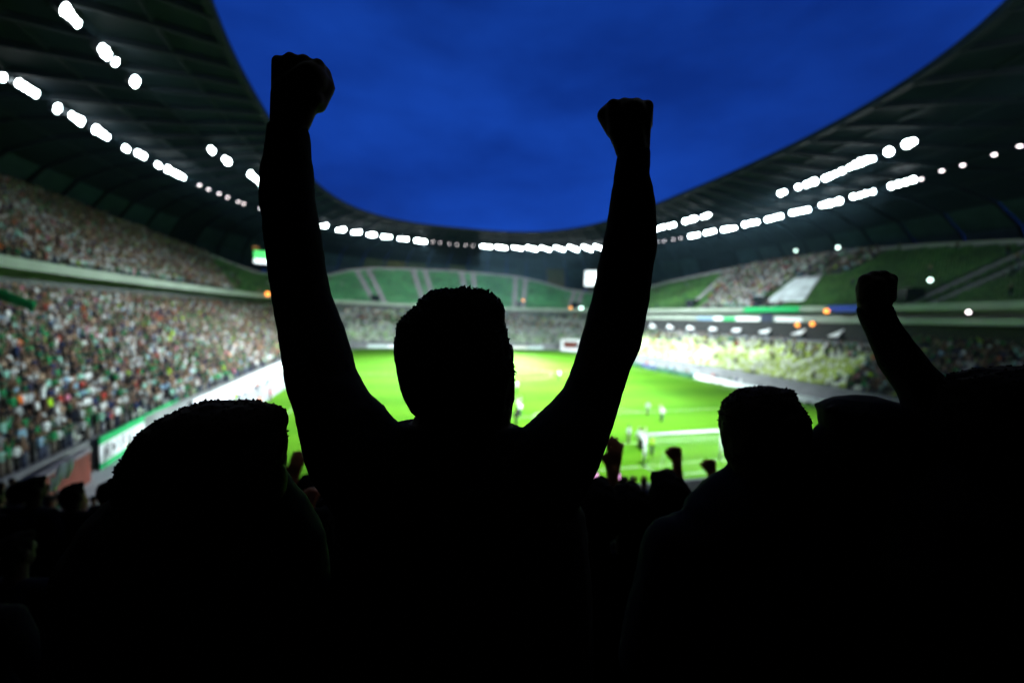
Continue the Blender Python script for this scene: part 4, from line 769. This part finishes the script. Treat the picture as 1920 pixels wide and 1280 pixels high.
def central_fan():
    body = MB()
    body.rings(edge_rings(LA, LD, .9, .9)); body.rings(edge_rings(RAm, RD, .9, .9))
    fist(body, [(523, 118), (546, 112), (571, 116), (597, 124)], (543, 235), 35, .745, [((596, 196), (613, 162), 15, 15, .012), ((613, 162), (608, 138), 14.5, 13, .02), ((606, 136), (590, 128), 13, 12, .03)], [((527, 200), (525, 125), 17, 15), ((530, 235), (528, 180), 22, 19), ((556, 238), (575, 190), 20, 22), ((556, 210), (590, 185), 20, 17), ((545, 175), (585, 150), 30, 30)])
    fist(body, [(1149, 199), (1170, 197), (1192, 197), (1213, 201)], (1187, 290), 30, .745, [((1150, 246), (1133, 216), 14, 14, .01), ((1133, 216), (1146, 203), 14, 13, .02)], [((1158, 250), (1150, 212), 17, 15), ((1170, 285), (1156, 245), 14, 17), ((1203, 288), (1206, 220), 15, 16), ((1187, 290), (1180, 220), 27, 26), ((1180, 215), (1186, 215), 27, 27)])
    # torso, neck, head
    tor = [((745, 792), (975, 800)), ((700, 830), (1010, 840)), ((660, 880), (1060, 890)), ((632, 950), (1098, 960)), ((628, 1080), (1110, 1085)), ((630, 1230), (1112, 1230)), ((640, 1330), (1100, 1330))]
    body.rings(edge_rings(tor, [.73]*7, .55, .97))
    fb = {}
    hips = W(858, 1330, .73); f0 = base
    up = np.array([0, 0, 1.0]); fw = np.array([_F[0], _F[1], 0]); fw /= np.linalg.norm(fw); rt = np.array([fw[1], -fw[0], 0])
    leg = MB()
    for s in (-1, 1):
        hp = hips+rt*.09*s; ft = f0+rt*.12*s; kn_ = (hp+ft)/2+fw*.03
        for m_, ii in ((body, 0), (leg, .012)):
            m_.capsule(hp, kn_, .095+ii, .062+ii); m_.capsule(kn_, ft+up*.09, .06+ii, .045+ii)
        body.capsule(ft+up*.045-fw*.05, ft+up*.045+fw*.16, .045, .04)
    leg.capsule(hips-rt*.07, hips+rt*.07, .135)
    nk = [((776, 745), (962, 745)), ((779, 775), (961, 773)), ((772, 796), (957, 796)), ((740, 835), (1000, 845))]
    body.rings(edge_rings(nk, [.74, .735, .73, .73], .75, 1.0))
    hc = W(853, 668, .745); px1 = .745/FPX
    body.ellipsoid(hc, (100*px1, 112*px1, .098), [EX, EY, EZ], 24, 16); body.ellipsoid(W(857, 712, .77), (84*px1, 72*px1, .075), [EX, EY, EZ])
    for x, y in ((750, 668), (957, 668)): body.ellipsoid(W(x, y, .755), (7*px1, 26*px1, .02), [EX, EY, EZ])
    body.capsule(W(853, 690, .845), W(853, 712, .86), .011, .015)   # nose, away from the lens
    for s in (-1, 1): body.ellipsoid(W(853+34*s, 672, .835), (.015, .009, .012), [EX, EY, EZ])
    body.capsule(W(832, 740, .84), W(876, 740, .84), .009)
    me = remesh(to_local(body, base), 'person', .0042, 4)
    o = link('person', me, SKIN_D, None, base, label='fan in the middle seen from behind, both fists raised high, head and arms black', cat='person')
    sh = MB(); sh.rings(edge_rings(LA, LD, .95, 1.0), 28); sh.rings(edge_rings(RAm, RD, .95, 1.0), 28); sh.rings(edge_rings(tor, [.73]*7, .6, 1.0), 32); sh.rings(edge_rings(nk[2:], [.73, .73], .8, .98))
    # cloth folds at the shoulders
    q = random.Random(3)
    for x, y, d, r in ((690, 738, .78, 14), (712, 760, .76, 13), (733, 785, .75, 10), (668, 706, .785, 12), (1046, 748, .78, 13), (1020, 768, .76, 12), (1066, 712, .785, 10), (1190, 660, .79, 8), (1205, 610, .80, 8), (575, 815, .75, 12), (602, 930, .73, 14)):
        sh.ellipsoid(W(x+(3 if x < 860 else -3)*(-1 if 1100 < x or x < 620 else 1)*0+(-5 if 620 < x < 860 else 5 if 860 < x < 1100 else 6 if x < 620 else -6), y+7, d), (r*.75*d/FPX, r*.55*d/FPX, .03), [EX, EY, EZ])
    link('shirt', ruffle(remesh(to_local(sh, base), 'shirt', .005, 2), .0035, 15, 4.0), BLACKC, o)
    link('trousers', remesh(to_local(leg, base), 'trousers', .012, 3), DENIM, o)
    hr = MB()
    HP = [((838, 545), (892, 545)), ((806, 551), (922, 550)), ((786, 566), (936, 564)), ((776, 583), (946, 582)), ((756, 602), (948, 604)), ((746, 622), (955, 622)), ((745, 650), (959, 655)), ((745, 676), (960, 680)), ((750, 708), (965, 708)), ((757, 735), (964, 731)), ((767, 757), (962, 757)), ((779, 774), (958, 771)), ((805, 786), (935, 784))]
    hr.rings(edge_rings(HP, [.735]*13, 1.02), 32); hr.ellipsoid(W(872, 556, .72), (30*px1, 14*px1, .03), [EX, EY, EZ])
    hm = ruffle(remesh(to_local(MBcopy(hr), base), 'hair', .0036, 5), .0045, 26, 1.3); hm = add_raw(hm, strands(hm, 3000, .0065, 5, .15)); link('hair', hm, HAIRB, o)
def MBcopy(a): b = MB(); b.v = list(a.v); b.f = list(a.f); return b
central_fan()

# --- neighbours whose outlines the photograph shows
def hair_mesh(hr, b0, cap, n, seed):
    m = remesh(to_local(hr, b0), 'cap' if cap else 'hair', .004, 6); ruffle(m, (.0025 if cap else .005), 14 if cap else 24, seed*.37)
    return m if cap or not n else add_raw(m, strands(m, n*3, .0045, seed, .1))
def outline_fan(name_lbl, hair_rows, hd, kd, sh_px, shw, floor, mats, hairmat, extra=None, tuft=200, seed=1, arm=None, armd=None, armfist=None, drop=.27, cap=False, srows=None, sd=.75):
    l0, r0 = hair_rows[0][0], hair_rows[-1][0]; cx = sum(l[0]+r[0] for l, r in hair_rows)/2/len(hair_rows); cyy = (hair_rows[0][0][1]+hair_rows[-1][0][1])/2; p1 = hd/FPX
    b0 = np.array([*W(cx, cyy, hd)[:2], floor]); fw = np.array([_F[0], _F[1], 0]); fw /= np.linalg.norm(fw); rt = np.array([fw[1], -fw[0], 0]); up = np.array([0, 0, 1.0])
    hc = W(cx, hair_rows[0][0][1], hd+.01)-EY*.112; hw_ = max(r[0]-l[0] for l, r in hair_rows)/2*p1; hh = (hair_rows[-1][0][1]-hair_rows[0][0][1])/2*p1
    body = MB(); body.ellipsoid(hc, (min(.078, hw_*.85), .112, .095), [EX, EY, EZ]); body.ellipsoid(hc-EY*.06+EZ*.025, (.058, .06, .065), [EX, EY, EZ]); body.capsule(hc+EZ*.1-EY*.02, hc+EZ*.112-EY*.04, .011, .014)
    for s in (-1, 1): body.ellipsoid(hc+EX*(hw_*.86)*s-EY*.02, (.013, .034, .022), [EX, EY, EZ])
    sc_ = hc-up*drop; body.capsule(hc-EY*.06, sc_+up*.02, .058, .07)
    
    shirt = MB()
    for m_, ii in ((body, 0), (shirt, .012)):
        m_.capsule(sc_-rt*shw*.8, sc_+rt*shw*.8, .065+ii); m_.capsule(sc_-up*.1-rt*.08, sc_-up*.42-rt*.06, .115+ii, .105+ii); m_.capsule(sc_-up*.1+rt*.08, sc_-up*.42+rt*.06, .115+ii, .105+ii)
        for s in (-1, 1):
            if arm is not None and s == arm[0]: continue
            m_.capsule(sc_+rt*shw*s, sc_+rt*(shw+.06)*s-up*.28, .055+ii, .045+ii); m_.capsule(sc_+rt*(shw+.06)*s-up*.28, sc_+rt*shw*s*.9-up*.42+fw*.18, .044+ii, .032+ii)
            if m_ is body: hand(m_, sc_+rt*shw*s*.9-up*.42+fw*.18, fw-up*.5, (-s, 0, 0) @ np.array([rt, fw, up]), False)
        if arm is not None:
            m_.rings(edge_rings(arm[1], armd, .9, 1.0 if ii else .9))
    if srows: shirt.rings(edge_rings(srows, [sd]*len(srows), .62), 32)
    if arm is not None: armfist(body)
    trou = MB(); hips = sc_-up*.5
    for s in (-1, 1):
        hp = hips+rt*.08*s; ft = b0+rt*.11*s; kn_ = (hp+ft)/2+fw*.03
        for m_, ii in ((body, 0), (trou, .012)): m_.capsule(hp, kn_, .085+ii, .06+ii); m_.capsule(kn_, ft+up*.09, .058+ii, .045+ii)
        body.capsule(ft+up*.045-fw*.05, ft+up*.045+fw*.15, .045, .04)
    trou.capsule(hips-rt*.06, hips+rt*.06, .12)
    o = link('person', remesh(to_local(body, b0), 'person', .0028, 3), mats[0], None, b0, label=name_lbl, cat='person')
    link('shirt', ruffle(remesh(to_local(shirt, b0), 'shirt', .008, 3), .005, 11, seed*.7), mats[1], o); link('trousers', remesh(to_local(trou, b0), 'trousers', .014, 2), mats[2], o)
    hr = MB(); hr.rings(edge_rings(hair_rows, [hd]*len(hair_rows), kd), 32)
    if extra: extra(hr)
    link('cap' if cap else 'hair', hair_mesh(hr, b0, cap, tuft, seed), hairmat, o)
zr17 = zlow(15, True)
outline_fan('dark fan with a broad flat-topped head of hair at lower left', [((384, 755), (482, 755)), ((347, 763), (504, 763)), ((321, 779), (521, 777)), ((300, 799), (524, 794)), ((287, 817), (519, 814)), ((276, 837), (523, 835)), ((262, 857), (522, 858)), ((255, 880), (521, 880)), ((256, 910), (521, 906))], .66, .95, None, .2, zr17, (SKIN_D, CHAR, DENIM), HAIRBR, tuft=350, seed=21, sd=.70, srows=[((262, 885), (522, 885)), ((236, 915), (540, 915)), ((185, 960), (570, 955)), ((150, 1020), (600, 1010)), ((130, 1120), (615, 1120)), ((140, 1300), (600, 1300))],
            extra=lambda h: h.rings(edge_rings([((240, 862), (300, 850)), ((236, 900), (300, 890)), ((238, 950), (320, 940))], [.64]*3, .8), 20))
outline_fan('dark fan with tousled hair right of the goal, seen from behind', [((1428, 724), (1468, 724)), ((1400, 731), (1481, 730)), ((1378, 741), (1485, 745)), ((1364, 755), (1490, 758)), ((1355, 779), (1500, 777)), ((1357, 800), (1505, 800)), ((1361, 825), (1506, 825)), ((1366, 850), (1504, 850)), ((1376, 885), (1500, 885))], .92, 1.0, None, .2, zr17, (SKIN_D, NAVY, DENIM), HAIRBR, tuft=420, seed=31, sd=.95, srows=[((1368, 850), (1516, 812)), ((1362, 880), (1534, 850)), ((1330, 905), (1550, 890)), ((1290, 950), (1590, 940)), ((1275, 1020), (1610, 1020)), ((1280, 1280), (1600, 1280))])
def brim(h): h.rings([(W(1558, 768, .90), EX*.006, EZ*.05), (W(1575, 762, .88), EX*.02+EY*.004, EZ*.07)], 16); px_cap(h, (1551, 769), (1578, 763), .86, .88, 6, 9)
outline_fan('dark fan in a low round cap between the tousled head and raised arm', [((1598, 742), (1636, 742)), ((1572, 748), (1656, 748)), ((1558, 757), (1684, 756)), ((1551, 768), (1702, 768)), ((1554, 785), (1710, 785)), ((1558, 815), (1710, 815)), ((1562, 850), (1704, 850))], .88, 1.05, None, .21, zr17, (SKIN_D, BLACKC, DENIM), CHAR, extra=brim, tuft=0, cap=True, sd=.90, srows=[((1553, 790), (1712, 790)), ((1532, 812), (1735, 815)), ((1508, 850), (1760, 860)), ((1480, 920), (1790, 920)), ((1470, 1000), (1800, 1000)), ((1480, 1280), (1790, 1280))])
AR = [((1611, 572), (1664, 572)), ((1616, 595), (1674, 598)), ((1630, 625), (1692, 618)), ((1644, 656), (1711, 645)), ((1658, 686), (1734, 678)), ((1676, 714), (1760, 710)), ((1700, 760), (1800, 750)), ((1740, 830), (1860, 800)), ((1800, 900), (1920, 850))]
def fist3(b):
    fist(b, [(1624, 526), (1639, 520), (1654, 519), (1667, 525)], (1637, 580), 24, .84, [((1664, 556), (1668, 534), 12, 11, .01)], [((1622, 560), (1622, 530), 13, 12), ((1636, 578), (1634, 540), 22, 24), ((1648, 560), (1655, 535), 18, 20)])
outline_fan('fan at the right edge with one fist raised above the balcony line', [((1880, 690), (1930, 687)), ((1848, 697), (1960, 693)), ((1815, 710), (1985, 705)), ((1795, 728), (2005, 725)), ((1785, 755), (2015, 755)), ((1780, 800), (2018, 800)), ((1790, 850), (2010, 850)), ((1810, 900), (1990, 900))], .72, .95, None, .19, zr17, (SKIN_D, BLACKC, DENIM), HAIRB, tuft=300, seed=41, sd=.74, srows=[((1790, 850), (2010, 850)), ((1755, 890), (2060, 890)), ((1700, 950), (2110, 950)), ((1680, 1040), (2130, 1040)), ((1690, 1300), (2110, 1300))], arm=(-1, AR), armd=[.84, .84, .84, .84, .83, .82, .8, .77, .74], armfist=fist3)

# --- fans in the rows below, seen between and under the big silhouettes
fwd = np.array([_F[0], _F[1]]); fwd /= np.linalg.norm(fwd); RZ = math.atan2(fwd[1], fwd[0])-PI/2
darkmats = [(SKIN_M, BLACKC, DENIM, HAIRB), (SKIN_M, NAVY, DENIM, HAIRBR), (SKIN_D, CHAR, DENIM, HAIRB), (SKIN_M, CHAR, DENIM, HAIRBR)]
special = []
def reach(px, py, d, kit, label, mats, hand_local, back=0.0):
    """stand a fan so that his raised hand comes to the measured point"""
    t = W(px, py, d); hl = np.array(hand_local); c, s = math.cos(RZ), math.sin(RZ); off = np.array([hl[0]*c-hl[1]*s, hl[0]*s+hl[1]*c]); loc = np.array([t[0]-off[0], t[1]-off[1], t[2]-hl[2]])
    special.append(loc); return add_fan(loc, RZ, kit, label, mats)
reach(553, 852, 2.3, BARE[1], 'fan below raising an open hand against the bright pitch, left of the big arm', darkmats[0], (-.36, .2, 2.0))
reach(1267, 836, 2.7, BARE[0], 'fan below raising a brown fist inside the goal frame', darkmats[0], (.3, .17, 2.03))
reach(1332, 860, 2.9, BARE[0], 'fan below raising a fist by the right goalpost', darkmats[1], (.3, .17, 2.03))
reach(1148, 826, 2.0, BARE[1], 'fan below stretching a bare brown arm under the right elbow of the big fan', darkmats[3], (-.36, .2, 2.0))
reach(588, 912, 2.6, BARE[2], 'fan below with both hands up at the edge of the bright pitch', darkmats[3], (-.3, .15, 2.02))
def phone(px, py, d, m, label, tilt=0.0):
    c = W(px, py, d); e = empty('phone', c, RZ, label=label, cat='phone'); A = [(math.cos(tilt), 0, math.sin(tilt)), (0, 1, 0), (-math.sin(tilt), 0, math.cos(tilt))]
    MB().box((0, 0, 0), (.022, .005, .044), A).build('phone_case', STEEL, e); MB().box((0, -.0062, 0), (.019, .001, .039), A).build('phone_screen', m, e)
phone(1117, 897, 2.6, PINK, 'phone with pink lit screen held upright below the right elbow', .15); phone(1152, 891, 2.7, PINK, 'phone with pink and white lit screen held sideways by the brown arm', 1.5)
phone(528, 943, 2.6, mat('pale_screen', (.6, .8, .9), .4, emit=(.6, .8, 1), es=.7), 'phone with pale blue lit screen tilted flat beside the left dark head', 1.4)
def fill_fan(px, ytop, label, mats, seat, kit=None):
    best = None
    for d in np.arange(1.0, 4.2, .05):
        p = W(px, ytop, d); k = int(round((-p[1]-65.2-.42)/.85)); fl = zlow(k, True)+(.44 if seat else 0); H = p[2]-fl
        if best is None or abs(H-1.74) < best[0]: best = (abs(H-1.74), p, fl, H)
    _, p, fl, H = best; H = min(max(H, 1.45), 1.95); special.append(np.array([p[0], p[1], fl])); add_fan((p[0], p[1], fl), RZ+rng.uniform(-.15, .15), kit or KITS[0], label, mats, H)
BM = [(SKIN_D, BLACKC, DENIM, HAIRB), (SKIN_D, CHAR, DENIM, HAIRB), (SKIN_D, NAVY, DENIM, HAIRB)]
for i, (px, yt, st, lb) in enumerate(((-95, 905, True, 'dark fan cut by the left picture edge'), (-20, 915, True, 'dark fan at the lower left edge, second from the border'), (60, 900, True, 'dark fan below the red-brown wall at lower left'), (135, 912, True, 'dark fan between the wall and the flat-topped head, left one'), (205, 905, True, 'dark fan touching the left side of the flat-topped head'), (25, 1010, False, 'dark fan low in the lower left corner of the picture'), (-70, 1030, False, 'dark fan cut off by the lower left corner'), (1125, 915, False, 'dark fan under the right sleeve of the central fan'), (1185, 925, False, 'dark fan between the central fan and the tousled head, lower right'), (1255, 900, False, 'dark fan below the goal, close to the tousled head'))):
    fill_fan(px, yt, lb, BM[i % 3], st)
def where_label(q):
    a = 'at the left picture edge' if q[0] < 110 else 'beside the flat-topped head' if q[0] < 300 else 'hidden below the flat-topped head' if q[0] < 540 else 'below the left arm of the central fan' if q[0] < 660 else 'behind the back of the central fan' if q[0] < 1080 else 'under the goal' if q[0] < 1230 else 'left of the tousled head' if q[0] < 1400 else 'below the round cap' if q[0] < 1700 else 'at the right picture edge'
    return f"dark fan facing away {a}, {'near' if q[2] < 2.2 else 'middle' if q[2] < 4 else 'farther'} rows in shadow"
n_f = 0
rowmats = [(SKIN_D, BLACKC, DENIM, HAIRB), (SKIN_D, NAVY, DENIM, HAIRB), (SKIN_D, CHAR, DENIM, HAIRB)]
for k in range(15, 5, -1):
    p_, P2, nm = row_points(ofs(nlower(k), .42), 240, 309, .56)
    for i in range(len(p_)):
        x, y = P2[i][0]+rng.uniform(-.06, .06), P2[i][1]+rng.uniform(-.05, .05); z = zlow(k, True); q = proj(np.array([x, y, z+1.5]))
        dd = math.hypot(x-CAM[0], y-CAM[1])
        if q[2] < .95 or (k > 14) or q[0] < -250 or q[0] > 2150 or dd > 6.8: continue
        if any(math.hypot(x-s[0], y-s[1]) < .42 for s in special): continue
        if q[0] < 560: z += .44; x -= nm[i][0]*.2; y -= nm[i][1]*.2
        H = rng.uniform(1.62, 1.84); top = proj(np.array([x, y, z+H]))
        lim = 908 if 1080 < q[0] < 1400 else 893 if 520 < q[0] < 1380 else (905 if q[0] < 250 else (900 if q[0] < 520 else 850))
        if top[1] < lim:
            zneed = z+H
            for _ in range(40):
                zneed -= .02
                if proj(np.array([x, y, zneed]))[1] >= lim: break
            H = zneed-z
            if H < 1.42: continue
        kit = rng.choices(KITS, [6, .4, .2, 3, .0] if not 1050 < q[0] < 1420 else [6, 0, 0, 3, 0])[0]
        if kit in (KITS[1], KITS[2]) and proj(np.array([x, y, z+H*1.17]))[1] < lim-30: kit = KITS[0]
        add_fan((x, y, z), RZ+rng.uniform(-.25, .25), kit, where_label(q), rng.choice(rowmats), H, 'shadowed fans in the rows below'); n_f += 1
# a scarf waved at the lower left, a fan in blue by the flat-topped head, a pale blue jacket at the right edge
b = MB(); pts = [W(94+5*i, 908-5*i+5*math.sin(i*1.3), 3.0+.02*i) for i in range(9)]; u = np.array([0, 0, .055]); n_ = len(pts); V = []
for i, p in enumerate(pts): V += [p+u*(1-.3*math.sin(i)), p-u, p-u+_F*.015, p+u*(1-.3*math.sin(i))+_F*.015]
b.add(V, [(4*i+j, 4*i+(j+1) % 4, 4*i+4+(j+1) % 4, 4*i+4+j) for i in range(n_-1) for j in range(4)]+[(0, 1, 2, 3), (4*n_-4, 4*n_-3, 4*n_-2, 4*n_-1)]); b.build('scarf', WHITEC, None, True, label='crumpled white scarf held up at the lower left edge of the crowd', cat='scarf')
for px, py, d, lb in ((505, 960, 2.3, 'fan in a blue shirt between the flat-topped head and the big left arm'), (1912, 905, 2.4, 'fan in a pale blue jacket at the right edge of the picture')):
    p = W(px, py, d); zf = p[2]-1.72; add_fan((p[0], p[1], zf), RZ, KITS[0], lb, (SKIN_M, BLUESH, DENIM, HAIRB))
print('row fans', n_f, 'crowd', {s: len(v) for s, v in people.items()}, 'seats', {s: len(v) for s, v in seats.items()})

HAZE = 0.00009
hz = bpy.data.materials.new('haze'); hz.use_nodes = True; t = hz.node_tree; t.nodes.clear(); o_ = t.nodes.new('ShaderNodeOutputMaterial'); pv = t.nodes.new('ShaderNodeVolumePrincipled'); pv.inputs['Color'].default_value = (.4, .75, 1, 1); pv.inputs['Density'].default_value = HAZE; pv.inputs['Anisotropy'].default_value = .8; t.links.new(pv.outputs[0], o_.inputs['Volume'])
if HAZE > 0: MB().box((0, 0, 22.5), (905, 905, 24)).build('haze', hz, kind='stuff')
